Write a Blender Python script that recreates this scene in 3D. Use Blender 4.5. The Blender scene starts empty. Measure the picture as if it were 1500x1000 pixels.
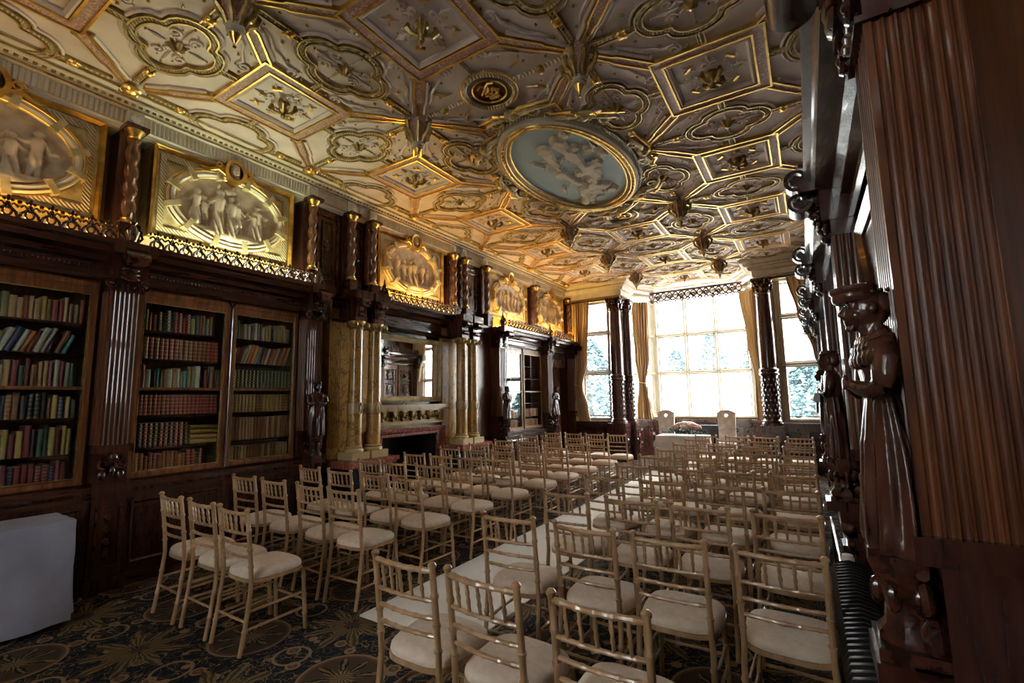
import bpy, bmesh, math, random
from mathutils import Matrix, Vector
random.seed(7)
PI = math.pi
sc = bpy.context.scene
col = sc.collection

# ------------------------------------------------------------------ camera
def cam_axes(yaw, pitch, roll):
    cy, sy, cp, sp = math.cos(yaw), math.sin(yaw), math.cos(pitch), math.sin(pitch)
    fwd = Vector((-sy*cp, cy*cp, sp)); right = Vector((cy, sy, 0)); up = right.cross(fwd)
    c, s = math.cos(roll), math.sin(roll)
    return c*right + s*up, -s*right + c*up, fwd
CR, CU, CF = cam_axes(0.557590, 0.120485, -0.016087)
cam_d = bpy.data.cameras.new('camera'); cam = bpy.data.objects.new('camera', cam_d); col.objects.link(cam)
cam_d.sensor_width = 36.0; cam_d.lens = 16.538; cam_d.clip_start = 0.02; cam_d.clip_end = 300
cm = Matrix((CR, CU, -CF)).transposed().to_4x4(); cm.translation = Vector((0, 0, 1.63))
cam.matrix_world = cm
sc.camera = cam

# ------------------------------------------------------------------ world, exposure
sc.view_settings.view_transform = 'Standard'; sc.view_settings.look = 'None'
sc.view_settings.gamma = 1.0; sc.view_settings.use_curve_mapping = False
sc.view_settings.exposure = 0.2
world = bpy.data.worlds.new('overcast_sky'); sc.world = world; world.use_nodes = True
bg = world.node_tree.nodes['Background']
bg.inputs[0].default_value = (1.0, 0.98, 0.95, 1); bg.inputs[1].default_value = 30.0

# ------------------------------------------------------------------ node helpers / materials
class NG:
    def __init__(s, name):
        s.m = bpy.data.materials.new(name); s.m.use_nodes = True
        s.t = s.m.node_tree; s.b = s.t.nodes['Principled BSDF']; s.out = s.t.nodes['Material Output']
    def n(s, typ, ins=None, **props):
        nd = s.t.nodes.new(typ)
        for k, v in props.items(): setattr(nd, k, v)
        for k, v in (ins or {}).items():
            if isinstance(v, bpy.types.NodeSocket): s.t.links.new(v, nd.inputs[k])
            else: nd.inputs[k].default_value = v
        return nd
    def math(s, op, a, b=0.0, c=0.0):
        return s.n('ShaderNodeMath', {0: a, 1: b, 2: c}, operation=op).outputs[0]
    def mix(s, f, a, b):
        nd = s.n('ShaderNodeMix', data_type='RGBA')
        for i, v in ((0, f), (6, a), (7, b)):
            if isinstance(v, bpy.types.NodeSocket): s.t.links.new(v, nd.inputs[i])
            else: nd.inputs[i].default_value = v if i == 0 else (*v[:3], 1)
        return nd.outputs[2]
    def lt(s, a, b): return s.math('LESS_THAN', a, b)
    def set(s, **k):
        for kk, v in k.items():
            i = s.b.inputs[kk.replace('_', ' ')]
            if isinstance(v, bpy.types.NodeSocket): s.t.links.new(v, i)
            else: i.default_value = v
    def bump(s, h, strength=.3, dist=.01):
        nd = s.n('ShaderNodeBump', {'Strength': strength, 'Distance': dist, 'Height': h})
        s.t.links.new(nd.outputs[0], s.b.inputs['Normal'])
    def coord(s, scale=(1, 1, 1)):
        tc = s.n('ShaderNodeTexCoord')
        return s.n('ShaderNodeMapping', {'Vector': tc.outputs['Object'], 'Scale': scale}).outputs[0]

MATS = {}
def pmat(name, c1, c2=None, rough=.5, metal=0., scale=6., stretch=(1, 1, 1), bump=0., bscale=40., coat=0., detail=4., lo=.35, hi=.65, spec=.5):
    g = NG(name); co = g.coord(stretch)
    if c2 is None: c2 = tuple(c*.7 for c in c1)
    nz = g.n('ShaderNodeTexNoise', {'Vector': co, 'Scale': scale, 'Detail': detail})
    f = g.n('ShaderNodeMapRange', {0: nz.outputs[0], 1: lo, 2: hi}).outputs[0]
    g.set(Base_Color=g.mix(f, c2, c1), Roughness=rough, Metallic=metal, Coat_Weight=coat)
    g.b.inputs['Specular IOR Level'].default_value = spec
    if bump:
        n2 = g.n('ShaderNodeTexNoise', {'Vector': co, 'Scale': bscale, 'Detail': 3.})
        g.bump(n2.outputs[0], bump, .01)
    MATS[name] = g.m
    return g.m
W_Z = (6, 6, .7)
pmat('mahogany', (.066, .021, .013), (.036, .011, .008), rough=.24, scale=5, stretch=W_Z, bump=0, coat=.35)
pmat('mahogany_long', (.066, .021, .013), (.036, .011, .008), rough=.24, scale=5, stretch=(6, .7, 6), bump=0, coat=.35)
pmat('oak_frame', (.27, .105, .035), (.12, .042, .016), rough=.32, scale=5, stretch=W_Z, bump=.06, coat=.1)
pmat('pier_wood', (.15, .047, .014), (.055, .016, .007), rough=.3, scale=4, stretch=W_Z, bump=.06, coat=.35)
pmat('carved_wood', (.085, .026, .016), (.02, .007, .005), rough=.25, scale=18, bump=.08, bscale=60, coat=.35)
pmat('statue_wood', (.10, .035, .022), (.03, .011, .008), rough=.27, scale=5, stretch=(3, 3, .8), bump=.06, coat=.2)
pmat('twisted_wood', (.20, .085, .03), (.08, .03, .012), rough=.3, scale=6, stretch=W_Z, coat=.3)
pmat('dark_void', (.012, .009, .008), rough=.7)
pmat('gold', (.86, .58, .18), (.55, .33, .08), rough=.34, metal=1., scale=9)
pmat('gold_dull', (.48, .33, .11), (.20, .13, .045), rough=.42, metal=.6, scale=14)
pmat('plaster', (.66, .60, .50), (.54, .48, .39), rough=.65, scale=5, bump=.12, bscale=25)
pmat('ceiling_plaster', (.64, .54, .505), (.52, .43, .40), rough=.6, scale=3, bump=.35, bscale=7)
pmat('relief_plaster', (.60, .49, .37), (.40, .31, .22), rough=.5, scale=7, bump=.12, bscale=45)
pmat('panel_gilt', (.60, .49, .27), (.36, .28, .14), rough=.45, metal=.25, scale=9, bump=.1)
pmat('sky_blue', (.36, .47, .50), (.30, .41, .44), rough=.6, scale=2)
pmat('deep_red', (.10, .012, .012), rough=.4)
pmat('dark_green', (.03, .035, .015), rough=.4)
pmat('wall_paint', (.33, .21, .12), (.28, .17, .10), rough=.7, scale=2)
pmat('stone', (.29, .245, .17), (.24, .20, .135), rough=.7, scale=3, bump=.1)
pmat('lead', (.035, .04, .045), rough=.45, metal=.4)
pmat('black_slate', (.018, .024, .032), (.01, .013, .018), rough=.2, scale=6)
pmat('iron', (.012, .012, .014), rough=.28, metal=.2)
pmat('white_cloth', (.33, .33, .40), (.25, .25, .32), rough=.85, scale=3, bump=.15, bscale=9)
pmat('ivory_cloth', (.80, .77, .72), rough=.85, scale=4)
pmat('runner_cloth', (.80, .77, .71), (.70, .67, .61), rough=.95, scale=120, bump=.3, bscale=260)
pmat('limewash', (.50, .31, .16), (.36, .215, .105), rough=.30, scale=4, stretch=(5, 5, .8), bump=.08, coat=.3)
pmat('seat_cream', (.74, .63, .52), (.66, .55, .44), rough=.8, scale=30, bump=.1, bscale=300)
pmat('throne_fabric', (.66, .57, .48), (.42, .34, .27), rough=.8, scale=9)
pmat('paper', (.62, .54, .40), rough=.9, scale=60)
pmat('gilt_tooling', (.72, .52, .22), (.5, .33, .1), rough=.4, metal=.7, scale=50)
pmat('leaf', (.05, .12, .035), (.02, .06, .02), rough=.5, scale=12)
pmat('petal_pink', (.78, .42, .40), (.70, .30, .30), rough=.6, scale=20)
pmat('petal_white', (.85, .80, .74), rough=.6, scale=20)
pmat('foliage', (.085, .15, .16), (.035, .075, .09), rough=.8, scale=5)
pmat('bark', (.10, .07, .05), rough=.9)
pmat('gravel', (.80, .78, .72), (.72, .70, .64), rough=.9, scale=20)
pmat('white_plastic', (.75, .73, .68), rough=.4)
pmat('chrome', (.6, .6, .6), rough=.2, metal=1.)
pmat('painting', (.10, .085, .06), (.03, .04, .045), rough=.22, scale=2.2, detail=8)
pmat('cord_gold', (.55, .38, .16), rough=.7)

def marble(name, base, vein, scale, rough=.22, w=.05):
    g = NG(name); co = g.coord((1, 1, .55))
    nz = g.n('ShaderNodeTexNoise', {'Vector': co, 'Scale': scale, 'Detail': 7., 'Distortion': 1.4}).outputs[0]
    f = g.n('ShaderNodeMapRange', {0: g.math('ABSOLUTE', g.math('SUBTRACT', nz, .5)), 1: 0., 2: w}).outputs[0]
    n2 = g.n('ShaderNodeTexNoise', {'Vector': co, 'Scale': scale*.5, 'Detail': 4.}).outputs[0]
    g.set(Base_Color=g.mix(f, vein, g.mix(n2, tuple(c*.62 for c in base), base)), Roughness=rough)
    MATS[name] = g.m
marble('siena_marble', (.50, .29, .085), (.15, .09, .035), 6, w=.035)
marble('red_marble', (.30, .085, .065), (.42, .22, .17), 9, w=.03)
marble('cream_marble', (.56, .42, .20), (.40, .28, .14), 6, w=.03)

def band_mat():
    g = NG('pink_scroll_band'); co = g.coord()
    v = g.n('ShaderNodeTexNoise', {'Vector': co, 'Scale': 22., 'Detail': 1.5, 'Distortion': 2.2}).outputs[0]
    f = g.n('ShaderNodeMapRange', {0: g.math('ABSOLUTE', g.math('SUBTRACT', v, .5)), 1: .02, 2: .06}).outputs[0]
    g.set(Base_Color=g.mix(f, (.58, .46, .40), (.34, .165, .145)), Roughness=.55)
    g.bump(g.math('MULTIPLY', f, -1.), .5, .008); MATS['pink_band'] = g.m
band_mat()
def rope_mat():
    g = NG('rope_moulding'); co = g.coord()
    w = g.n('ShaderNodeTexWave', {'Vector': co, 'Scale': 16., 'Distortion': .0}, wave_type='BANDS', bands_direction='DIAGONAL').outputs[1]
    g.set(Base_Color=g.mix(w, (.30, .21, .09), (.62, .52, .38)), Roughness=.45); g.bump(w, .8, .01); MATS['rope'] = g.m
rope_mat()

def glass_mat(name, tint, rough=.0):
    g = NG(name)
    fc = g.n('ShaderNodeLayerWeight', {'Blend': .5}).outputs['Facing']
    fr = g.math('ADD', .03, g.math('MULTIPLY', g.math('POWER', fc, 5.), .9))
    tr = g.n('ShaderNodeBsdfTransparent', {0: (*tint, 1)}).outputs[0]
    gl = g.n('ShaderNodeBsdfGlossy', {'Color': (1, 1, 1, 1), 'Roughness': rough}).outputs[0]
    fm = fr
    mx = g.n('ShaderNodeMixShader', {0: fm, 1: tr, 2: gl}).outputs[0]
    g.t.links.new(mx, g.out.inputs[0]); MATS[name] = g.m
def frosted():
    g = NG('frosted_glass'); d = g.n('ShaderNodeBsdfTranslucent', {0: (.55, .55, .54, 1)}).outputs[0]; t = g.n('ShaderNodeBsdfTransparent', {0: (.95, .95, .95, 1)}).outputs[0]
    mx = g.n('ShaderNodeMixShader', {0: .40, 1: d, 2: t}).outputs[0]; g.t.links.new(mx, g.out.inputs[0]); MATS['frosted'] = g.m
frosted()
glass_mat('glass', (.94, .96, .95)); glass_mat('window_glass', (.93, .96, .97))
g_ = NG('mirror_glass'); g_.set(Base_Color=(.86, .86, .84, 1), Metallic=1., Roughness=.02); MATS['mirror'] = g_.m
def emis(name, c, s):
    g = NG(name); g.set(Base_Color=(0, 0, 0, 1), Emission_Color=(*c, 1), Emission_Strength=s); MATS[name] = g.m
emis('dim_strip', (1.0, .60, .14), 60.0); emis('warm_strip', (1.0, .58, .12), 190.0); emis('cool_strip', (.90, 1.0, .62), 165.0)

def carpet_mat():
    g = NG('patterned_carpet'); tc = g.n('ShaderNodeTexCoord').outputs['Object']
    sp = g.n('ShaderNodeSeparateXYZ', {0: tc}); P = .97
    def loc(s, o): return g.math('SUBTRACT', g.math('FRACT', g.math('ADD', g.math('DIVIDE', g.math('SUBTRACT', s, o), P), .5)), .5)
    def polar(ox, oy):
        u = g.math('MULTIPLY', loc(sp.outputs[0], ox), P); v = g.math('MULTIPLY', loc(sp.outputs[1], oy), P)
        r = g.math('SQRT', g.math('ADD', g.math('MULTIPLY', u, u), g.math('MULTIPLY', v, v)))
        return r, g.math('ARCTAN2', v, u)
    wob = g.n('ShaderNodeTexNoise', {'Vector': tc, 'Scale': 14., 'Detail': 3.}).outputs[0]
    r1, a1 = polar(-3.45, 2.0); r2, a2 = polar(-3.45+P/2, 2.0+P/2); r3, a3 = polar(-3.45+P/2, 2.0); r4, a4 = polar(-3.45, 2.0+P/2)
    navy = (.010, .012, .018); brown = (.085, .052, .026); ochre = (.235, .15, .06); tan = (.31, .20, .105); green = (.07, .055, .025); rust = (.15, .075, .045)
    vn = g.n('ShaderNodeTexNoise', {'Vector': tc, 'Scale': 7.5, 'Detail': 1.5, 'Distortion': 1.8}).outputs[0]
    vine = g.lt(g.math('ABSOLUTE', g.math('SUBTRACT', vn, .5)), .016)
    v2 = g.n('ShaderNodeTexNoise', {'Vector': tc, 'Scale': 16., 'Detail': 2., 'Distortion': 2.5}).outputs[0]
    leaf = g.lt(.60, v2)
    c = g.mix(leaf, navy, brown); c = g.mix(vine, c, ochre)
    vo = g.n('ShaderNodeTexVoronoi', {'Vector': tc, 'Scale': 6.5, 'Randomness': .8})
    fl = g.lt(vo.outputs['Distance'], .26); c = g.mix(fl, c, rust)
    c = g.mix(g.lt(g.math('ABSOLUTE', g.math('SUBTRACT', vo.outputs['Distance'], .25)), .05), c, tan)
    c = g.mix(g.lt(vo.outputs['Distance'], .08), c, ochre)
    def petals(c, r, a, n, rad, amp, cols, stripes):
        e = g.math('ADD', rad, g.math('MULTIPLY', g.math('COSINE', g.math('MULTIPLY', a, n)), amp))
        e = g.math('ADD', e, g.math('MULTIPLY', g.math('SUBTRACT', wob, .5), .16))
        st = g.lt(0., g.math('SINE', g.math('ADD', g.math('MULTIPLY', a, stripes), g.math('MULTIPLY', wob, 9.))))
        return g.mix(g.lt(r, e), c, g.mix(st, cols[0], cols[1]))
    c = petals(c, r2, a2, 9., .235, .10, (ochre, green), 34.)
    c = petals(c, r2, a2, 6., .06, .02, (rust, navy), 12.)
    c = g.mix(g.lt(g.math('ABSOLUTE', g.math('SUBTRACT', r3, .11)), .010), c, tan)
    c = g.mix(g.lt(g.math('ABSOLUTE', g.math('SUBTRACT', r4, .11)), .010), c, tan)
    c = g.mix(g.lt(r1, .262), c, tan); c = g.mix(g.lt(r1, .245), c, rust); c = g.mix(g.lt(r1, .225), c, brown)
    c = petals(c, r1, a1, 8., .13, .075, (ochre, navy), 24.)
    c = petals(c, r1, a1, 8., .06, .02, (green, tan), 16.)
    fz = g.n('ShaderNodeTexNoise', {'Vector': tc, 'Scale': 160., 'Detail': 2.}).outputs[0]
    c = g.mix(g.math('MULTIPLY', fz, .55), c, navy)
    g.set(Base_Color=c, Roughness=.95); g.b.inputs['Specular IOR Level'].default_value = .1
    g.bump(fz, .5, .006); MATS['carpet'] = g.m
carpet_mat()
def curtain_mat():
    g = NG('striped_curtain'); uv = g.n('ShaderNodeTexCoord').outputs['UV']; sp = g.n('ShaderNodeSeparateXYZ', {0: uv})
    s = g.math('FRACT', g.math('MULTIPLY', sp.outputs[0], 7.))
    c = g.mix(g.lt(s, .45), (.46, .33, .19), (.66, .50, .27)); c = g.mix(g.lt(g.math('ABSOLUTE', g.math('SUBTRACT', s, .7)), .09), c, (.26, .12, .07))
    g.set(Base_Color=c, Roughness=.75, Sheen_Weight=.2)
    tl = g.n('ShaderNodeBsdfTranslucent', {0: c}).outputs[0]
    mx = g.n('ShaderNodeMixShader', {0: .18, 1: g.b.outputs[0], 2: tl}).outputs[0]; g.t.links.new(mx, g.out.inputs[0]); MATS['curtain'] = g.m
curtain_mat()
BOOKC = {'dark red': (0.376, 0.063, 0.047), 'maroon': (0.251, 0.037, 0.052), 'brown': (0.313, 0.136, 0.058), 'tan': (0.574, 0.365, 0.167), 'dark green': (0.063, 0.156, 0.094), 'black': (0.052, 0.044, 0.042),
         'cream': (0.576, 0.576, 0.438), 'teal': (0.094, 0.438, 0.449), 'orange': (0.576, 0.209, 0.058), 'olive': (0.313, 0.271, 0.094), 'navy': (0.052, 0.084, 0.177), 'ochre': (0.576, 0.418, 0.115), 'grey': (0.438, 0.418, 0.397)}
for k, v in BOOKC.items(): pmat('book_'+k, v, tuple(x*.55 for x in v), rough=.42, scale=25, bump=.1, bscale=90)

# ------------------------------------------------------------------ mesh builder
class MB:
    def __init__(s, T=None): s.v = []; s.f = []; s.uv = None; s.T = T
    def add(s, vs, fs, M=None):
        o = len(s.v)
        if M is not None: vs = [M @ Vector(p) for p in vs]
        if s.T: vs = [s.T(p) for p in vs]
        s.v.extend([tuple(p) for p in vs]); s.f.extend([tuple(i+o for i in f) for f in fs]); return s
    def box(s, x0, x1, y0, y1, z0, z1, M=None):
        return s.add([(x0,y0,z0),(x1,y0,z0),(x1,y1,z0),(x0,y1,z0),(x0,y0,z1),(x1,y0,z1),(x1,y1,z1),(x0,y1,z1)],
                     [(0,3,2,1),(4,5,6,7),(0,1,5,4),(1,2,6,5),(2,3,7,6),(3,0,4,7)], M)
    def lathe(s, prof, n=20, c=(0, 0, 0), M=None, fn=None, cap=True):
        vs = []; fs = []
        for (r, z) in prof:
            for k in range(n):
                a = 2*PI*k/n; rr = fn(r, a, z) if fn else r
                vs.append((c[0]+rr*math.cos(a), c[1]+rr*math.sin(a), c[2]+z))
        m = len(prof)
        for i in range(m-1):
            for k in range(n):
                k2 = (k+1) % n; fs.append((i*n+k, i*n+k2, (i+1)*n+k2, (i+1)*n+k))
        if cap: fs.append(tuple(reversed(range(n)))); fs.append(tuple(range((m-1)*n, m*n)))
        return s.add(vs, fs, M)
    def ball(s, c, r, n=10, M=None):
        r = r if isinstance(r, (tuple, list)) else (r, r, r)
        m = max(4, n//2+1); vs = []; fs = []
        for i in range(1, m):
            t = PI*i/m
            for k in range(n):
                a = 2*PI*k/n; vs.append((c[0]+r[0]*math.sin(t)*math.cos(a), c[1]+r[1]*math.sin(t)*math.sin(a), c[2]-r[2]*math.cos(t)))
        for i in range(m-2):
            for k in range(n): fs.append((i*n+k, i*n+(k+1) % n, (i+1)*n+(k+1) % n, (i+1)*n+k))
        b = len(vs); vs.append((c[0], c[1], c[2]-r[2])); vs.append((c[0], c[1], c[2]+r[2]))
        for k in range(n): fs.append((b, (k+1) % n, k)); fs.append((b+1, (m-2)*n+k, (m-2)*n+(k+1) % n))
        return s.add(vs, fs, M)
    def tube(s, pts, r, n=6, closed=False, M=None, cap=True):
        P = [Vector(p) for p in pts]; m = len(P); rs = r if isinstance(r, (list, tuple)) else [r]*m
        vs = []; fs = []; prev = None
        for i in range(m):
            if closed: t = P[(i+1) % m]-P[i-1]
            else: t = P[min(i+1, m-1)]-P[max(i-1, 0)]
            t.normalize()
            if prev is None:
                up = Vector((0, 0, 1)) if abs(t.z) < .9 else Vector((1, 0, 0)); nx = up.cross(t).normalized()
            else:
                nx = prev - t*prev.dot(t)
                nx = nx.normalized() if nx.length > 1e-6 else Vector((0, 0, 1)).cross(t).normalized()
            prev = nx; ny = t.cross(nx)
            for k in range(n):
                a = 2*PI*k/n; vs.append(P[i]+(nx*math.cos(a)+ny*math.sin(a))*rs[i])
        for i in range(m if closed else m-1):
            for k in range(n):
                j = (i+1) % m; fs.append((i*n+k, i*n+(k+1) % n, j*n+(k+1) % n, j*n+k))
        if not closed and cap: fs.append(tuple(reversed(range(n)))); fs.append(tuple(range((m-1)*n, m*n)))
        return s.add([tuple(v) for v in vs], fs, M)
    def sweep(s, path, prof, closed=False, M=None, cap=True):
        """profile (offset to the left of travel, z) swept along a 2-D path with mitred corners"""
        m = len(path); q = len(prof); vs = []; fs = []
        for i in range(m):
            p = Vector(path[i]); a = Vector(path[i-1]) if (i > 0 or closed) else None; b = Vector(path[(i+1) % m]) if (i < m-1 or closed) else None
            d1 = (p-a).normalized() if a is not None else None; d2 = (b-p).normalized() if b is not None else None
            if d1 is None: d1 = d2
            if d2 is None: d2 = d1
            n1 = Vector((-d1.y, d1.x)); n2 = Vector((-d2.y, d2.x)); nn = n1+n2
            if nn.length < 1e-5: nn = n1
            nn.normalize(); k = 1/max(.35, nn.dot(n1))
            for (o, z) in prof: vs.append((p.x+nn.x*o*k, p.y+nn.y*o*k, z))
        for i in range(m if closed else m-1):
            j = (i+1) % m
            for k in range(q):
                k2 = (k+1) % q; fs.append((i*q+k, i*q+k2, j*q+k2, j*q+k))
        if not closed and cap: fs.append(tuple(range(q))); fs.append(tuple(reversed(range((m-1)*q, m*q))))
        return s.add(vs, fs, M)
    def prism(s, poly, z0, z1, M=None):
        n = len(poly); vs = [(x, y, z0) for x, y in poly]+[(x, y, z1) for x, y in poly]
        fs = [tuple(reversed(range(n))), tuple(range(n, 2*n))]+[(i, (i+1) % n, n+(i+1) % n, n+i) for i in range(n)]
        return s.add(vs, fs, M)
    def grid(s, nu, nv, fn, M=None, keep=None):
        vs = [fn(i/nu, j/nv) for j in range(nv+1) for i in range(nu+1)]; fs = []
        for j in range(nv):
            for i in range(nu):
                if keep and not keep((i+.5)/nu, (j+.5)/nv): continue
                a = j*(nu+1)+i; fs.append((a, a+1, a+nu+2, a+nu+1))
        return s.add(vs, fs, M)
    def mesh(s, name, smooth=False, off=Vector((0, 0, 0)), norm=True):
        me = bpy.data.meshes.new(name)
        me.from_pydata([(v[0]-off.x, v[1]-off.y, v[2]-off.z) for v in s.v], [], s.f)
        if norm:
            bm = bmesh.new(); bm.from_mesh(me); bmesh.ops.recalc_face_normals(bm, faces=bm.faces); bm.to_mesh(me); bm.free()
        if smooth:
            me.polygons.foreach_set('use_smooth', [True]*len(me.polygons))
            try: me.set_sharp_from_angle(angle=math.radians(38))
            except Exception: pass
        me.update(); return me

WL = {}   # world translation of every object that parents something
def tag(o, label=None, cat=None, group=None, kind=None):
    if label: o['label'] = label
    if cat: o['category'] = cat
    if group: o['group'] = group
    if kind: o['kind'] = kind
    return o
def root(name, label, cat, loc, group=None):
    o = bpy.data.objects.new(name, None); col.objects.link(o); o.location = loc; o.empty_display_size = .1
    WL[o] = Vector(loc); return tag(o, label, cat, group)
def setm(me, m):
    me.materials.clear(); me.materials.append(MATS[m])
def build(name, mb, m, parent=None, smooth=False, norm=True):
    """mesh given in world coordinates"""
    if parent is not None: off = WL[parent]
    elif mb.v:
        xs = [v[0] for v in mb.v]; ys = [v[1] for v in mb.v]; zs = [v[2] for v in mb.v]
        off = Vector(((min(xs)+max(xs))/2, (min(ys)+max(ys))/2, min(zs)))
    me = mb.mesh(name, smooth, off, norm); setm(me, m)
    o = bpy.data.objects.new(name, me); col.objects.link(o)
    WL[o] = Vector(off)
    if parent is not None: o.parent = parent
    else: o.location = off
    return o
def shell(name, mb, m, smooth=False):
    o = bpy.data.objects.new(name, mb.mesh(name, smooth)); setm(o.data, m); col.objects.link(o); WL[o] = Vector((0, 0, 0)); o['kind'] = 'structure'; return o
def inst(name, me, parent, loc, rz=0., sc_=(1, 1, 1), rot=None, m=None):
    """another object on shared mesh data; loc in world coordinates"""
    o = bpy.data.objects.new(name, me); col.objects.link(o)
    if parent is not None: o.parent = parent; o.location = Vector(loc)-WL[parent]
    else: o.location = loc
    o.rotation_euler = rot if rot else (0, 0, rz); o.scale = sc_; WL[o] = Vector(loc)
    if m: o.material_slots[0].link = 'OBJECT'; o.material_slots[0].material = MATS[m]
    return o
def proto(mb, name, m, smooth=False):
    me = mb.mesh(name, smooth); setm(me, m); return me
def copy_tree(o, parent=None):
    c = o.copy(); col.objects.link(c); c.parent = parent
    for ch in o.children: copy_tree(ch, c)
    return c
def arc(cx, cy, r, a0, a1, n=8, ry=None):
    ry = r if ry is None else ry
    return [(cx+r*math.cos(a0+(a1-a0)*k/n), cy+ry*math.sin(a0+(a1-a0)*k/n)) for k in range(n+1)]
def ellipse(cx, cy, a, b, n=48): return [(cx+a*math.cos(2*PI*k/n), cy+b*math.sin(2*PI*k/n)) for k in range(n)]
def spiral(cx, cy, r0, r1, a0, turns, n=22): return [(cx+(r0+(r1-r0)*k/n)*math.cos(a0+2*PI*turns*k/n), cy+(r0+(r1-r0)*k/n)*math.sin(a0+2*PI*turns*k/n)) for k in range(n+1)]

# wall frames: u runs along +y, v is height, w is the distance out of the wall
XL, XR = -5.95, 0.746
def TL(p): return (XL+p[2], p[0], p[1])
def TR(p): return (XR-p[2], p[0], p[1])
def P3(T, u, v, w): return Vector(T((u, v, w)))
def ub(mb, u0, u1, v0, v1, w0, w1): return mb.box(u0, u1, v0, v1, w0, w1)
ORD = ['first', 'second', 'third', 'fourth', 'fifth', 'sixth', 'seventh', 'eighth', 'ninth', 'tenth', 'eleventh', 'twelfth']
# ================================================================== STRUCTURE
CZ = 4.72
floor = MB(); floor.box(-6.1, .95, -3, 14.3, -.1, 0); shell('floor', floor, 'carpet')
wl = MB(); wl.box(-6.15, XL, -3, 12.4, 0, 4.9); wall_left = shell('wall_left', wl, 'wall_paint')
wr = MB(); wr.box(XR, XR+.2, -3, 12.4, 0, 4.9); wall_right = shell('wall_right', wr, 'mahogany')
wf = MB()
wf.box(-6.15, .95, -3, -2.8, 0, 1.0); wf.box(-6.15, .95, -3, -2.8, 3.9, 4.9)
for a, b in ((-6.15, -2.5), (-1.5, .95)): wf.box(a, b, -3, -2.8, 1.0, 3.9)
wf.box(-2.5, -1.5, -3, -2.8, 1.0, 1.6)
wall_front = shell('wall_front', wf, 'wall_paint')
wb = MB(); Y0, Y1 = 12.2, 12.4
wb.box(-6.15, -4.2, Y0, Y1, 4.3, 4.9); wb.box(-6.15, -5.42, Y0, Y1, 0, 4.3); wb.box(-5.42, -4.42, Y0, Y1, 0, 1.0); wb.box(-4.42, -4.2, Y0, Y1, 0, 4.3)
wb.box(-.76, .95, Y0, Y1, 4.3, 4.9); wb.box(.40, .95, Y0, Y1, 0, 4.3); wb.box(-.54, .40, Y0, Y1, 0, 1.0); wb.box(-.76, -.54, Y0, Y1, 0, 4.3)
wall_back = shell('wall_back', wb, 'wall_paint')
def seg_box(mb, a, b, z0, z1, t=.2):
    a = Vector(a); b = Vector(b); d = (b-a).normalized(); n = Vector((-d.y, d.x))*t
    mb.prism([tuple(a), tuple(b), tuple(b+n), tuple(a+n)], z0, z1)
BAY = [(-4.38, 12.3), (-4.38, 12.9), (-3.78, 14.1), (-1.18, 14.1), (-.58, 12.9), (-.58, 12.3)]
wy = MB()
seg_box(wy, BAY[0], BAY[1], 0, 4.9); seg_box(wy, BAY[4], BAY[5], 0, 4.9)
for a, b in ((1, 2), (2, 3), (3, 4)):
    seg_box(wy, BAY[a], BAY[b], 0, 1.0); seg_box(wy, BAY[a], BAY[b], 4.60, 4.9)
shell('wall_bay', wy, 'stone')

# ---- windows
def window(name, p0, p1, z0, z1, cols, rows, leaded, depth=.14):
    p0 = Vector((*p0, 0)); p1 = Vector((*p1, 0)); d = (p1-p0).normalized(); L = (p1-p0).length; n = Vector((d.y, -d.x, 0))
    T = lambda p: tuple(p0+d*p[0]+n*p[2]+Vector((0, 0, p[1])))
    fr = MB(T); e = .075
    pr = [(0, -depth), (0, .02), (-.03, .05), (-e, .02), (-e, -depth)]
    fr.sweep([(0, z0), (0, z1), (L, z1), (L, z0)], pr, closed=True)
    w = shell(name, fr, 'stone')
    us = [e+(L-2*e)*k/cols for k in range(cols+1)]
    mprof = lambda h: [(-h, -.09), (-h, .0), (-h*.4, .05), (h*.4, .05), (h, .0), (h, -.09)]
    for u in us[1:-1]:
        m = MB(T); m.sweep([(u, z0+e), (u, z1-e)], mprof(.032)); build('mullion', m, 'stone', w)
    vs = [z0+e]+list(rows)+[z1-e]
    for v in rows:
        m = MB(T); m.sweep([(e, v), (L-e, v)], mprof(.042)); build('transom', m, 'stone', w)
    for i in range(cols):
        for j in range(len(vs)-1):
            a, b, c_, d_ = us[i]+.03, us[i+1]-.03, vs[j]+.04, vs[j+1]-.04
            s = MB(T); s.sweep([(a, c_), (a, d_), (b, d_), (b, c_)], [(0, -.075), (0, -.02), (-.028, -.03), (-.028, -.075)], closed=True); build('casement', s, 'stone', w)
            q = MB(T); q.box(a+.02, b-.02, c_+.02, d_-.02, -.058, -.054); build('pane', q, 'frosted' if leaded[j] == 2 else 'window_glass', w)
            if leaded[j] == 1:
                ld = MB(T); sp, sl = .135, 1.45; x0, x1, y0, y1 = a+.02, b-.02, c_+.02, d_-.02
                for sg in (1, -1):
                    k = -60
                    while k < 60:
                        pts = []; yc = (y0 if sg > 0 else y1)+k*sp*sl
                        for x in (x0, x1):
                            y = yc+sg*sl*(x-x0)
                            if y0 <= y <= y1: pts.append((x, y))
                        for y in (y0, y1):
                            x = x0+(y-yc)/(sg*sl)
                            if x0 < x < x1: pts.append((x, y))
                        if len(pts) == 2 and (Vector(pts[0])-Vector(pts[1])).length > .03: ld.tube([(*pts[0], -.05), (*pts[1], -.05)], .0042, 4)
                        k += 1
                build('lead_lattice', ld, 'lead', w, norm=False)
    return w
ZT = (2.30, 3.40)
window('window_1', (-5.42, 12.32), (-4.42, 12.32), 1.0, 4.3, 1, ZT, (1, 1, 0))
window('window_2', BAY[1], BAY[2], 1.0, 4.60, 1, ZT, (0, 1, 0))
window('window_3', BAY[2], BAY[3], 1.0, 4.60, 3, ZT, (0, 1, 0))
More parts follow.
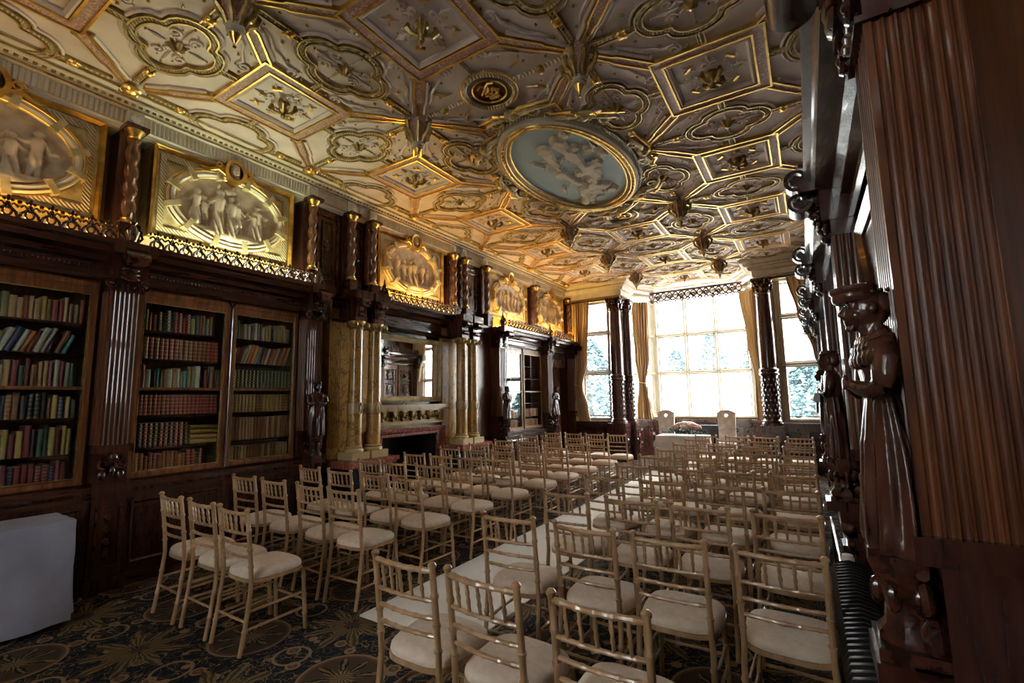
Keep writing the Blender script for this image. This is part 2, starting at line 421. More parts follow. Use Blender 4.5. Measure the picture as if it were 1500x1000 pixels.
window('window_4', BAY[3], BAY[4], 1.0, 4.60, 1, ZT, (0, 1, 0))
window('window_5', (-.54, 12.32), (.40, 12.32), 1.0, 4.3, 1, ZT, (1, 1, 0))
window('fill_window', (-1.5, -2.9), (-2.5, -2.9), 1.6, 3.9, 2, (2.75,), (0, 0))  # added in the unseen wall behind the camera to give soft fill light

# ================================================================== CEILING
ce = MB(); ce.box(-6.15, .95, -3, 14.3, CZ, 4.95); ceiling = shell('ceiling', ce, 'ceiling_plaster')
CX, CY, PX, PY = -2.48, 5.59, 1.93, 1.965
HB = .425
def zsweep(path, prof, closed=False): return MB().sweep(path, [(o, -z) for o, z in prof], closed)
def sq(h): return [(-h, -h), (h, -h), (h, h), (-h, h)]
def box_prof(a, b, d): return [(a, -.02), (a, d), (b, d), (b, -.02)]
me_band = proto(zsweep(sq(HB), box_prof(-.042, .042, .028), True), 'square_band', 'pink_band')
g = zsweep(sq(HB+.05), box_prof(-.009, .009, .042), True); g2 = zsweep(sq(HB-.05), box_prof(-.009, .009, .042), True); g.add(g2.v, g2.f)
me_bandg = proto(g, 'gilt_edge', 'gold')
g = zsweep(sq(HB-.085), [(-.022, -.02), (-.022, .03), (0, .045), (.022, .02), (.022, -.02)], True)
me_bandm = proto(g, 'square_moulding', 'ceiling_plaster')
DL = math.hypot(PX/2-HB, PY/2-HB); DA = math.atan2(PY/2-HB, PX/2-HB)
g = MB()
g.prism([(.03, -.036), (DL-.36, -.036), (DL-.33, -.022), (DL-.12, -.018), (DL-.12, .018), (DL-.33, .022), (DL-.36, .036), (.03, .036)], -.028, .02); me_diag = proto(g, 'diagonal_band', 'pink_band')
g = MB()
for s in (1, -1):
    g.sweep([(.04, s*.043), (DL-.355, s*.043), (DL-.325, s*.028), (DL-.12, s*.024)], [(o, -z) for o, z in box_prof(-.008, .008, .042)])
me_diagg = proto(g, 'gilt_edge', 'gold')
g = MB()
for s in (1, -1):
    g.sweep([(.09, s*.072), (DL-.35, s*.072), (DL-.32, s*.056), (DL-.15, s*.05)], [(o, -z) for o, z in [(-.018, -.02), (-.018, .022), (0, .034), (.018, .02), (.018, -.02)]])
me_diagm = proto(g, 'diagonal_moulding', 'ceiling_plaster')
# quatrefoil between two pendants (along local x)
def quatre(off=0.):
    p = []
    ax, ay, nx, ny = .415+off, .315+off, .235+off*.75, .175+off*.75
    lob = lambda cx, cy, rx, ry, a0, a1: arc(cx, cy, rx, a0, a1, 9, ry)
    st = .045
    p += lob(nx-.01, 0, ax-nx+.01, ny, -PI/2, PI/2)[0:]          # right lobe
    p += [(nx-.01-st*.2, ny), (nx-.01-st*.2, ny+st*.2)]
    p += lob(0, ny+st*.2, nx-.03, ay-ny-st*.2, 0, PI)
    p += [(-nx+.01+st*.2, ny+st*.2), (-nx+.01+st*.2, ny)]
    p += lob(-nx+.01, 0, ax-nx+.01, ny, PI/2, 3*PI/2)
    p += [(-nx+.01+st*.2, -ny), (-nx+.01+st*.2, -ny-st*.2)]
    p += lob(0, -ny-st*.2, nx-.03, ay-ny-st*.2, PI, 2*PI)
    p += [(nx-.01-st*.2, -ny-st*.2), (nx-.01-st*.2, -ny)]
    q = [p[0]]
    for a in p[1:]:
        if math.hypot(a[0]-q[-1][0], a[1]-q[-1][1]) > .004: q.append(a)
    if math.hypot(q[0][0]-q[-1][0], q[0][1]-q[-1][1]) < .004: q.pop()
    return q
rope = [(-.02, -.01), (-.02, .018), (0, .036), (.02, .018), (.02, -.01)]
g = zsweep(quatre(), rope, True)
for s in (1, -1):
    g.sweep([(s*.425, 0), (s*(PX/2-.13), 0)], [(o, -z) for o, z in rope])
    g.sweep([(0, s*.33), (0, s*(PY/2-HB-.055))], [(o, -z) for o, z in rope])
me_q = proto(g, 'quatrefoil_rib', 'rope')
g = MB()
for off in (-.032, .032):
    h = zsweep(quatre(off), box_prof(-.007, .007, .034), True); g.add(h.v, h.f)
for s in (1, -1):
    for t in (1, -1):
        g.sweep([(s*.45, t*.03), (s*(PX/2-.13), t*.03)], [(o, -z) for o, z in box_prof(-.006, .006, .03)])
        g.sweep([(t*.03, s*.35), (t*.03, s*(PY/2-HB-.06))], [(o, -z) for o, z in box_prof(-.006, .006, .03)])
me_qg = proto(g, 'gilt_edge', 'gold_dull')
h = zsweep(quatre(.065), [(-.014, -.02), (-.014, .018), (0, .028), (.014, .014), (.014, -.02)], True)
me_qm = proto(h, 'quatrefoil_moulding', 'ceiling_plaster')
g = MB(); g.ball((0, 0, -.03), (.042, .042, .035), 8)
for k in range(4): g.ball((.035*math.cos(k*PI/2+.78), .035*math.sin(k*PI/2+.78), -.035), (.02, .02, .02), 6)
me_knot = proto(g, 'gilt_knot', 'gold', True)
g = MB(); g.lathe([(.0, -.075), (.022, -.07), (.035, -.05), (.055, -.03), (.075, -.005), (.075, .01)], 12, fn=lambda r, a, z: r*(1+.22*math.cos(6*a)))
me_ros = proto(g, 'rosette', 'gold_dull', True)
g = MB()
for sx in (1, -1):
    for sy in (1, -1):
        g.tube([(x*sx, y*sy, -.006) for x, y in spiral(.165, .085, .05, .012, -2.2, 1.2, 16)], .014, 6)
        g.tube([(sx*.05, sy*.035, -.006), (sx*.10, sy*.07, -.012), (sx*.13, sy*.04, -.008)], .010, 5)
    g.tube([(sx*.10, 0, -.006), (sx*.2, 0, -.014), (sx*.30, 0, -.006)], [.008, .018, .006], 5)
    g.tube([(0, sx*.09, -.006), (0, sx*.16, -.012), (0, sx*.22, -.006)], [.008, .015, .005], 5)
me_qs = proto(g, 'leaf_strapwork', 'ceiling_plaster', True)
g = MB()
for sx in (1, -1):
    for sy in (1, -1): g.ball((sx*.12, sy*.09, -.012), .011, 6); g.ball((sx*.24, sy*.06, -.012), .009, 6)
    g.ball((sx*.32, 0, -.01), .011, 6); g.ball((0, sx*.235, -.01), .011, 6)
me_qd = proto(g, 'gilt_studs', 'gold_dull', True)
# boss, bars, scrolls of the square coffers
g = MB(); g.lathe([(.004, -.17), (.022, -.16), (.03, -.14), (.018, -.125), (.045, -.09), (.05, -.06), (.03, -.045), (.06, -.02), (.06, .01)], 14)
for k in range(4):
    a = PI/4+k*PI/2; c, s = math.cos(a), math.sin(a)
    g.tube([(c*.03, s*.03, -.11), (c*.085, s*.085, -.10), (c*.12, s*.12, -.06), (c*.11, s*.11, -.015)], [.012, .022, .03, .018], 6)
me_boss = proto(g, 'coffer_boss', 'gold_dull', True)
g = MB()
for k in range(4):
    R = Matrix.Rotation(k*PI/2, 4, 'Z')
    for s in (1, -1):
        g.tube([(x, y*s, -.010) for x, y in spiral(.155, .038, .036, .010, 3.4, 1.3, 16)], .014, 6, M=R)
    g.tube([(.18, 0, -.006), (.235, 0, -.008), (.27, .0, -.006), (.32, 0, -.003)], [.008, .03, .012, .003], 5, M=R)
    g.tube([(.13, .13, -.004), (.19, .19, -.008), (.23, .23, -.004)], [.012, .014, .006], 5, M=R)
me_sqs = proto(g, 'coffer_scrolls', 'ceiling_plaster', True)
g = MB()
for k in range(4):
    R = Matrix.Rotation(k*PI/2, 4, 'Z')
    g.ball((.245, 0, -.018), .016, 8, M=R); g.ball((.225, .05, -.01), .009, 6, M=R); g.ball((.225, -.05, -.01), .009, 6, M=R)
    g.box(-.045, .045, -.011, .011, -.028, .0, M=R @ Matrix.Translation((.185, .185, 0)) @ Matrix.Rotation(-PI/4, 4, 'Z'))
me_sqd = proto(g, 'gilt_studs', 'gold', True)
# strapwork in the eight kite cells round a pendant
g = MB(); gd = MB()
for k in range(4):
    for s in (1, -1):
        M = Matrix.Rotation(k*PI/2, 4, 'Z') @ Matrix.Diagonal((1, s, 1, 1))
        g.tube([(x, y, -.008) for x, y in spiral(.74, .445, .062, .014, -1.2, 1.35, 18)], .015, 6, M=M)
        g.tube([(.745, .39, -.006), (.66, .40, -.01), (.55, .33, -.008), (.47, .30, -.01), (.38, .20, -.008), (.30, .15, -.004)], [.010, .020, .013, .022, .013, .006], 6, M=M)
        for x, y in ((.27, .11), (.42, .245), (.52, .40), (.63, .34), (.85, .46)): gd.ball((x, y, -.012), .014, 6, M=M)
        gd.ball((.47, .17, -.010), (.018, .012, .012), 6, M=M)
me_straps = proto(g, 'strapwork', 'ceiling_plaster', True); me_strapd = proto(gd, 'gilt_studs', 'gold_dull', True)
# pendants
def pendant(x, y):
    t = inst('pendant', me_pc, ceiling, (x, y, CZ))
    inst('pendant_scrolls', me_ps, t, (x, y, CZ)); inst('pendant_tip', me_pt, t, (x, y, CZ)); inst('pendant_collar', me_pw, t, (x, y, CZ))
g = MB(); g.lathe([(.05, -.30), (.062, -.27), (.085, -.17), (.10, -.10), (.13, -.05), (.16, .0)], 8); me_pc = proto(g, 'pendant', 'pink_band')
g = MB()
for k in range(8):
    a = k*PI/4; c, s = math.cos(a), math.sin(a); w = 1. if k % 2 == 0 else .8
    g.tube([(c*.06, s*.06, -.29), (c*.09*w, s*.09*w, -.22), (c*.15*w, s*.15*w, -.17), (c*.17*w, s*.17*w, -.10), (c*.13*w, s*.13*w, -.07), (c*.14*w, s*.14*w, -.01)], [.012, .02, .022, .026, .018, .024], 6)
me_ps = proto(g, 'pendant_scrolls', 'gold_dull', True)
g = MB(); g.lathe([(.002, -.455), (.012, -.45), (.014, -.437), (.006, -.425), (.03, -.38), (.045, -.345), (.03, -.335)], 12); me_pt = proto(g, 'pendant_tip', 'gold', True)
g = MB(); g.lathe([(.03, -.34), (.062, -.33), (.066, -.312), (.05, -.30), (.07, -.285), (.06, -.265)], 14); me_pw = proto(g, 'pendant_collar', 'plaster', True)
def inbay(x, y, m=0): return y < 11.75-m or (-3.95+m < x < -1.0-m and y < 13.6-m)
for j in range(-1, 6):
    for i in (-1, 0, 1, 2):
        x, y = CX+(i-.5)*PX, CY+(j-2)*PY
        wallnode = i in (-1, 2)
        if j >= 0:
            t = inst('strapwork', me_straps, ceiling, (x, y, CZ)) if not wallnode else None
            if t is not None: inst('gilt_studs', me_strapd, t, (x, y, CZ))
        if not wallnode and j >= 0 and j != 2: pendant(x, y)
        if wallnode and j >= 0: inst('gilt_knot', me_knot, ceiling, (x, y, CZ), sc_=(1.8, 1.8, 1.6))
        # quatrefoil along x to the next node
        for dx, dy, rz in ((PX/2, 0, 0), (0, PY/2, PI/2)):
            qx, qy = x+dx, y+dy
            if i == 2 and rz == 0: continue
            if j == -1 and rz == 0: continue
            if not inbay(qx, qy, .25) or (rz == 0 and i == 0 and j == 2): continue
            med = (rz == 0 and i == 0 and j in (1, 3))
            s_ = (1, 1, 1)
            t = inst('quatrefoil_rib', me_q, ceiling, (qx, qy, CZ), rz)
            if med: t.scale = (.001, .001, .001); col.objects.unlink(t); bpy.data.objects.remove(t); continue
            inst('gilt_edge', me_qg, t, (qx, qy, CZ)); inst('quatrefoil_moulding', me_qm, t, (qx, qy, CZ))
            if rz == 0 or not wallnode:
                inst('leaf_strapwork', me_qs, t, (qx, qy, CZ)); inst('rosette', me_ros, t, (qx, qy, CZ)); inst('gilt_studs', me_qd, t, (qx, qy, CZ))
            for s in (1, -1):
                kx, ky = (qx+s*.56, qy) if rz == 0 else (qx, qy+s*.56)
                inst('gilt_knot', me_knot, ceiling, (kx, ky, CZ))
        # coffer to the upper right of the node
        if i == 2: continue
        sx, sy = x+PX/2, y+PY/2
        if not inbay(sx, sy, .2): continue
        t = inst('square_band', me_band, ceiling, (sx, sy, CZ)); inst('gilt_edge', me_bandg, t, (sx, sy, CZ)); inst('square_moulding', me_bandm, t, (sx, sy, CZ))
        if not (i == 0 and j in (1, 2)):
            inst('coffer_boss', me_boss, t, (sx, sy, CZ)); inst('coffer_scrolls', me_sqs, t, (sx, sy, CZ)); inst('gilt_studs', me_sqd, t, (sx, sy, CZ))
        for a, b in ((1, 1), (-1, 1), (-1, -1), (1, -1)):
            ex, ey = sx+a*HB, sy+b*HB; nx_, ny_ = sx+a*PX/2, sy+b*PY/2
            if i == 0 and j in (1, 2) and abs(ny_-CY) < .1: continue
            rz = math.atan2(ny_-ey, nx_-ex)
            t2 = inst('diagonal_band', me_diag, ceiling, (ex, ey, CZ), rz); inst('gilt_edge', me_diagg, t2, (ex, ey, CZ)); inst('diagonal_moulding', me_diagm, t2, (ex, ey, CZ))
# red monogram roundels
for ry in (CY-PY, CY+PY):
    rd = MB(); rd.lathe([(.0, -.012), (.185, -.012), (.19, .0)], 36, c=(CX, ry, CZ)); t = build('red_roundel', rd, 'deep_red', ceiling)
    k = MB(); k.sweep(ellipse(CX, ry, .205, .205), [(-.03, CZ-.03), (-.03, CZ+.01), (.03, CZ+.01), (.03, CZ-.015)], True); build('dark_ring', k, 'dark_green', t)
    k = MB(); k.sweep(ellipse(CX, ry, .255, .255), [(-.022, CZ+.0), (-.022, CZ-.04), (0, CZ-.06), (.022, CZ-.04), (.022, CZ)], True); build('rope_ring', k, 'rope', t)
    k = MB()
    for rr in (.172, .237, .285): k.tube([(x, y, CZ-.03) for x, y in ellipse(CX, ry, rr, rr, 40)], .009, 5, True)
    mono = [[(-.10, -.06), (-.04, -.09), (.02, -.05), (0, 0), (-.06, .03), (-.05, .08), (.02, .09), (.08, .06)], [(.10, -.07), (.04, -.09), (-.02, -.05), (.0, .0), (.06, .03), (.05, .08), (-.02, .09), (-.08, .06)],
            [(-.10, .03), (-.03, -.03), (.05, -.01), (.10, .04)], [(-.06, -.02), (0, .06), (.06, -.02)]]
    for c_ in mono: k.tube([(CX+x, ry+y-.015, CZ-.022) for x, y in c_], .012, 5)
    k.box(CX-.055, CX+.055, ry+.085, ry+.105, CZ-.035, CZ-.01)
    for q in (-.05, -.025, 0, .025, .05): k.ball((CX+q, ry+.125, CZ-.02), (.009, .02, .009), 6)
    build('gilt_monogram', k, 'gold', t)
    for s in (1, -1):
        k = MB(); k.sweep([(CX+s*.29, ry), (CX+s*(PX/2-.13), ry)], [(-.02, CZ), (-.02, CZ-.02), (0, CZ-.036), (.02, CZ-.02), (.02, CZ)]); k.sweep([(CX, ry+s*.29), (CX, ry+s*(PY/2-HB-.06))], [(-.02, CZ), (-.02, CZ-.02), (0, CZ-.036), (.02, CZ-.02), (.02, CZ)]); build('roundel_rib', k, 'rope', t)
        k = MB(); k.ball((CX+s*.58, ry, CZ-.03), .045, 8)
        for q in (1, -1):
            k.tube([(CX+s*.34, ry+q*.16, CZ-.012), (CX+s*.44, ry+q*.20, CZ-.02), (CX+s*.52, ry+q*.30, CZ-.012), (CX+s*.40, ry+q*.40, CZ-.008)], [.006, .02, .016, .004], 6)
        build('gilt_leaf', k, 'gold_dull', t, True)
# oval centrepiece
ov = MB(); ov.prism(ellipse(CX, CY, .66, 1.24, 64), CZ-.045, CZ); oval = build('oval_medallion', ov, 'sky_blue', ceiling)
k = MB(); k.sweep(ellipse(CX, CY, .70, 1.28, 72), [(-.10, CZ), (-.10, CZ-.10), (-.055, CZ-.115), (-.02, CZ-.09), (.04, CZ-.065), (.06, CZ-.05), (.06, CZ)], True); build('oval_frame', k, 'plaster', oval, True)
k = MB()
for off, r in ((-.055, .016), (.055, .017), (.0, .012)): k.tube([(x, y, CZ-(.075 if off > 0 else .11)) for x, y in ellipse(CX, CY, .70-off, 1.28-off, 72)], r, 6, True)
build('gilt_ring', k, 'gold', oval, True)
g = MB(); g.ball((0, 0, 0), (.014, .02, .018), 6); me_bead = proto(g, 'gilt_bead', 'gold', True)
for q in range(72):
    a = 2*PI*q/72; inst('gilt_bead', me_bead, oval, (CX+.735*math.cos(a), CY+1.315*math.sin(a), CZ-.108), math.atan2(1.315*math.cos(a), -.735*math.sin(a))+PI/2)
k = MB(); k.sweep(ellipse(CX, CY, .83, 1.41, 72), [(-.03, CZ), (-.03, CZ-.05), (.0, CZ-.06), (.03, CZ-.03), (.03, CZ)], True); build('outer_rope_ring', k, 'rope', oval, True)
# ================================================================== relief height fields (figures in low relief)
def capsule_h(px, py, a, b, ra, rb):
    dx, dy = b[0]-a[0], b[1]-a[1]; L = dx*dx+dy*dy+1e-9
    t = max(0., min(1., ((px-a[0])*dx+(py-a[1])*dy)/L)); r = ra+(rb-ra)*t
    d = math.hypot(px-a[0]-dx*t, py-a[1]-dy*t)
    return math.sqrt(r*r-d*d) if d < r else 0.
def figure(x, y, h, lean=0., arm=1, skirt=True, seed=0):
    """capsules of one standing figure: (a, b, ra, rb, folds)"""
    rn = random.Random(seed); F = []; L = lean*h
    F.append(((x+L, y+.93*h), (x+L, y+.90*h), .085*h, .070*h, 0))
    F.append(((x+L*.95, y+.86*h), (x+L*.9, y+.80*h), .035*h, .04*h, 0))
    F.append(((x+L*.85, y+.76*h), (x+L*.5, y+.52*h), .105*h, .085*h, 0))
    if skirt: F.append(((x+L*.5, y+.52*h), (x, y+.06*h), .09*h, .16*h, 1))
    else:
        F.append(((x+L*.5, y+.50*h), (x-.05*h, y+.03*h), .075*h, .04*h, 0)); F.append(((x+L*.5, y+.50*h), (x+.10*h, y+.03*h), .075*h, .04*h, 0)); F.append(((x+L*.5, y+.55*h), (x+L*.3, y+.36*h), .09*h, .12*h, 1))
    for s in (1, -1):
        ex, ey = x+L*.8+s*(.16+.06*rn.random())*h, y+(.60+.12*rn.random())*h
        hx, hy = ex+s*arm*(.02+.14*rn.random())*h, ey+(.22*rn.random()-.04)*h*(1.6 if rn.random() > .6 else .6)
        F.append(((x+L*.85+s*.09*h, y+.77*h), (ex, ey), .042*h, .035*h, 0)); F.append(((ex, ey), (hx, hy), .035*h, .026*h, 0))
    return F
def relief_mesh(figs, a, b, nu, nv, depth, T, thresh=None):
    caps = [c for f in figs for c in f]
    H = {}
    def hh(x, y):
        best = 0.
        for (p, q, ra, rb, fo) in caps:
            m = max(ra, rb)
            if x < min(p[0], q[0])-m or x > max(p[0], q[0])+m or y < min(p[1], q[1])-m or y > max(p[1], q[1])+m: continue
            v = capsule_h(x, y, p, q, ra, rb)
            if v > 0 and fo: v *= .80+.20*math.sin((x-p[0]+(y-p[1])*.25)*105)
            if v > best: best = v
        return best
    def fn(u, v):
        x, y = (2*u-1)*a, (2*v-1)*b; h = hh(x, y); H[(round(u*nu), round(v*nv))] = h
        return (x, y, min(depth, h*1.25)+.004*math.sin(31*x)*math.sin(27*y)+.004)
    def keep(u, v):
        x, y = (2*u-1), (2*v-1)
        if x*x+y*y > .985: return False
        if thresh is None: return True
        i, j = int(u*nu), int(v*nv)
        return max(H.get((i, j), 0), H.get((i+1, j), 0), H.get((i, j+1), 0), H.get((i+1, j+1), 0)) > thresh
    mb = MB(T); nu_, nv_ = nu, nv
    vs = [fn(i/nu, j/nv) for j in range(nv+1) for i in range(nu+1)]; fs = []
    for j in range(nv):
        for i in range(nu):
            if keep((i+.5)/nu, (j+.5)/nv): q = j*(nu+1)+i; fs.append((q, q+1, q+nu+2, q+nu+1))
    used = sorted({i for f in fs for i in f}); mp = {o: n for n, o in enumerate(used)}
    mb.add([vs[i] for i in used], [tuple(mp[i] for i in f) for f in fs]); return mb
# ceiling oval: winged figures and clouds on the blue ground
rn = random.Random(3); figs = []
for q in range(9):
    x, y = rn.uniform(-.34, .25), rn.uniform(-.85, .75); figs.append(figure(x, y, .42+.2*rn.random(), rn.uniform(-.35, .35), 1.4, True, q))
cl = []
for q in range(26):
    t = rn.uniform(-.95, .8); x = -.30+.22*math.sin(t*4)+rn.uniform(-.18, .18); cl.append(((x, t), (x+.07, t+.05), .05+.04*rn.random(), .04, 1))
figs.append(cl); figs.append(figure(.28, .3, .3, .3, 1.5, False, 40)); figs.append(figure(.33, -.55, .28, -.3, 1.5, False, 41))
ofig = relief_mesh(figs, .60, 1.17, 90, 150, .05, lambda p: (CX-p[0], CY+p[1], CZ-.043-p[2]), .012)
build('oval_figures', ofig, 'plaster', oval, True)
# cherub cartouches round the oval
def cartouche(x, y, rz):
    M = Matrix.Translation((x, y, CZ)) @ Matrix.Rotation(rz, 4, 'Z')
    k = MB(); k.ball((0, 0, -.05), (.085, .10, .045), 10, M=M); k.ball((.0, 0, -.085), (.045, .045, .03), 8, M=M)
    for s in (1, -1): k.ball((-.01, s*.06, -.08), (.03, .03, .025), 8, M=M)
    for s in (1, -1):
        k.tube([(0, s*.08, -.06), (.03, s*.2, -.07), (-.02, s*.32, -.05), (-.10, s*.40, -.03)], [.03, .04, .03, .01], 7, M=M)
        k.tube([(px, s*(.22+py), -.05) for px, py in spiral(-.06, 0, .09, .02, 0, 1.3)], .02, 6, M=M)
    t = build('cartouche', k, 'panel_gilt', oval, True)
    k = MB()
    for s in (1, -1):
        k.tube([(.08, s*.05, -.10), (.12, s*.16, -.09), (.06, s*.30, -.06), (.0, s*.44, -.03)], [.012, .022, .018, .006], 6, M=M); k.ball((.10, s*.10, -.11), .022, 7, M=M)
    build('gilt_leaf', k, 'gold', t, True)
for x, y, rz in ((CX-.97, CY, PI), (CX+.97, CY, 0), (CX, CY-1.54, -PI/2), (CX, CY+1.54, PI/2)): cartouche(x, y, rz)
for x in (-.62, .62):
    for y in (-1.08, 1.08): cartouche(CX+x*1.05, CY+y*1.02, math.atan2(y, x))

# ---- cornices under the ceiling
cprof = [(.0, 4.42), (.03, 4.42), (.035, 4.45), (.06, 4.46), (.06, 4.60), (.12, 4.61), (.14, 4.64), (.19, 4.65), (.22, 4.69), (.30, 4.70), (.30, CZ), (.0, CZ)]
def crown(name, path, off, m, parent, scale=1.):
    k = MB(); k.sweep(path, [((o*scale+off), z) for o, z in cprof]); return build(name, k, m, parent)
c_l = crown('crown_cornice', [(XL, 12.2), (XL, -2.8)], .22, 'plaster', wall_left)
k = MB(); k.box(XL, XL+.23, -2.8, 12.2, 4.40, CZ); build('cornice_core', k, 'plaster', c_l)
k = MB()
for y in range(int((12.15+2.7)/.04)): k.lathe([(.019, 4.462), (.019, 4.596)], 5, c=(XL+.287, -2.7+y*.04, 0), fn=None, cap=False)
build('reeded_frieze', k, 'plaster', c_l, norm=False)['kind'] = 'stuff'
k = MB()
for xo, z, r in ((.345, 4.612, .010), (.43, 4.67, .010), (.51, 4.70, .012)): k.tube([(XL+xo, -2.8, z), (XL+xo, 12.1, z)], r, 5)
for y in range(int(14.8/.06)): k.box(XL+.375, XL+.395, -2.7+y*.06, -2.67+y*.06, 4.625, 4.648)
build('gilt_dentils', k, 'gold_dull', c_l, norm=False)['kind'] = 'stuff'
crown('crown_cornice', [(XR, -2.8), (XR, 12.2)], .0, 'plaster', wall_right)
crown('crown_cornice', [(.95, -2.8), (-6.1, -2.8)][::-1], .0, 'plaster', wall_front)
bprof = [(.0, 4.30), (.04, 4.30), (.05, 4.34), (.10, 4.35), (.11, 4.47), (.17, 4.49), (.19, 4.55), (.25, 4.57), (.27, 4.63), (.34, 4.65), (.36, 4.70), (.36, CZ), (.0, CZ)]
for bpath in ([(.75, 12.15), (-.80, 12.15), (-.80, 12.9)], [(-4.16, 12.9), (-4.16, 12.15), (-5.9, 12.15)]):
    k = MB(); k.sweep(bpath, bprof); c_b = build('crown_cornice', k, 'plaster', wall_back)
    k = MB(); k.sweep(bpath, [(.02, 4.24), (.13, 4.24), (.13, 4.305), (.02, 4.305)]); build('dark_lintel', k, 'mahogany_long', c_b)
    k = MB(); k.sweep(bpath, [(.13, 4.285), (.145, 4.285), (.145, 4.30), (.13, 4.30)]); build('gilt_line', k, 'gold_dull', c_b)
    k = MB(); k.sweep(bpath, [(.245, 4.60), (.275, 4.60), (.275, 4.615), (.245, 4.615)]); build('gilt_line', k, 'gold_dull', c_b)
bay_path = [(-.80, 12.75), (-.80, 12.9), (-1.33, 13.98), (-3.63, 13.98), (-4.16, 12.9), (-4.16, 12.75)]
k = MB(); k.sweep(bay_path, [(.0, 4.60), (.16, 4.60), (.22, 4.63), (.25, 4.66), (.32, 4.68), (.34, CZ), (.0, CZ)]); c_y = build('crown_cornice', k, 'plaster', bpy.data.objects['wall_bay'])
k = MB(); k.sweep(bay_path, [(.20, 4.595), (.235, 4.595), (.235, 4.625), (.20, 4.625)]); build('rope_line', k, 'rope', c_y)
# ================================================================== WALL FITTINGS
def xy(T, u, w): p = T((u, 0, w)); return (p[0], p[1])
def fluted_poly(u0, u1, w0, w1, nf, ns):
    """plan of a pier (u, w): flutes on the front and on both returns"""
    P = [(u0, w0)]
    def run(a, b, n, inward):
        a = Vector(a); b = Vector(b); L = (b-a).length; d = (b-a)/L; nn = Vector(inward); m = L*.07; g = (L-2*m)/n; out = [tuple(a)]
        for k in range(n):
            c = a+d*(m+g*(k+.5)); r = g*.40
            for q in range(7):
                t = PI-PI*q/6; p = c+d*(math.cos(t)*r)+nn*(math.sin(t)*r*.75); out.append(tuple(p))
        out.append(tuple(b)); return out
    P = run((u0, w0), (u0, w1), ns, (1, 0)) + run((u0, w1), (u1, w1), nf, (0, -1)) + run((u1, w1), (u1, w0), ns, (-1, 0))
    q = [P[0]]
    for p in P[1:]:
        if math.hypot(p[0]-q[-1][0], p[1]-q[-1][1]) > 1e-5: q.append(p)
    return q
def console(T, uc, wid, v, w, R, parent, m='carved_wood', tail=True):
    """scroll bracket: ribbon rolled up in the (w, v) plane"""
    TT = lambda p: T((uc+p[2], p[1], p[0]))
    k = MB(TT); pa = spiral(w, v, R, R*.28, PI*.55, 1.75, 34)
    pa = ([(w-R*1.9, v+R*.9), (w-R*1.2, v+R*1.12), (w-R*.5, v+R*1.08)] if tail else [])+pa
    k.sweep(pa, [(-R*.13, -wid/2), (-R*.13, wid/2), (R*.13, wid/2), (R*.13, -wid/2)])
    o = build('scroll_console', k, m, parent, True)
    k = MB(TT); k.tube([(w, v, -wid*.56), (w, v, wid*.56)], R*.24, 8)
    for q in range(4): k.ball((w-R*1.3, v-R*(.5+.5*q), 0), (R*.42*(1-.13*q), R*.34, wid*.42), 8)
    build('console_leaf', k, m, o, True); return o
def pilaster(T, wall, u0, u1, nf=6, ns=5, wback=.30, statue=False):
    uc = (u0+u1)/2; hw = (u1-u0)/2
    sh = MB(); sh.prism([xy(T, a, b) for a, b in fluted_poly(u0, u1, wback, .53, nf, ns)], 1.27, 2.69); p = build('pilaster', sh, 'pier_wood', wall)
    k = MB(T); ub(k, u0-.02, u1+.02, 1.20, 1.27, wback-.1, .55); ub(k, u0-.015, u1+.015, 2.69, 2.71, wback-.1, .55); ub(k, u0-.03, u1+.03, 2.80, 2.86, wback-.1, .58); ub(k, u0-.01, u1+.01, 2.71, 2.80, wback-.1, .53)
    ub(k, u0, u1, .92, 1.20, wback-.1, .50); build('pilaster_blocks', k, 'mahogany', p)
    k = MB(T)
    for s in (-1, 1):
        c = uc+s*(hw+.005)
        k.tube([(x, y, .56) for x, y in spiral(c, 2.755, .050, .012, PI/2, 1.6*s, 20)], .013, 6); k.ball((c, 2.755, .56), .02, 8)
    for q in range(5): k.ball((u0+(u1-u0)*(q+.5)/5, 2.74, .55), (.017, .026, .02), 6)
    build('capital', k, 'carved_wood', p, True)
    k = MB(T)
    for s in (-1, 1):
        k.tube([(x, y, .53) for x, y in spiral(uc+s*hw*.55, 1.10, .055, .014, PI/2, 1.5*s, 18)], .016, 6)
        k.ball((uc+s*hw*.55, 1.0, .52), (.035, .05, .03), 8)
    k.ball((uc, 1.15, .53), (.045, .06, .045), 8); k.ball((uc, 1.03, .53), (.03, .05, .03), 8)
    build('carved_bracket', k, 'carved_wood', p, True)
    k = MB(T); ub(k, u0-.02, u1+.02, .0, .12, .1, .57); ub(k, u0, u1, .12, .84, .1, .53); ub(k, u0-.02, u1+.02, .84, .93, .1, .57)
    build('pedestal', k, 'mahogany', p)
    k = MB(T); k.sweep([(u0+.03, .2), (u0+.03, .74), (u1-.03, .74), (u1-.03, .2)], [(0, .53), (0, .548), (-.015, .548), (-.015, .53)], True)
    for q in range(4): k.ball((uc, .30+q*.11, .535), (.035, .045, .02), 6)
    build('pedestal_carving', k, 'carved_wood', p, True)
    k = MB(T); ub(k, u0-.02, u1+.02, 2.86, 3.02, .2, .58); ub(k, u0-.05, u1+.05, 3.02, 3.14, .2, .70); build('entablature_block', k, 'mahogany', p)
    console(T, uc, (u1-u0)*.75, 2.985, .70, .085, p)
    return p
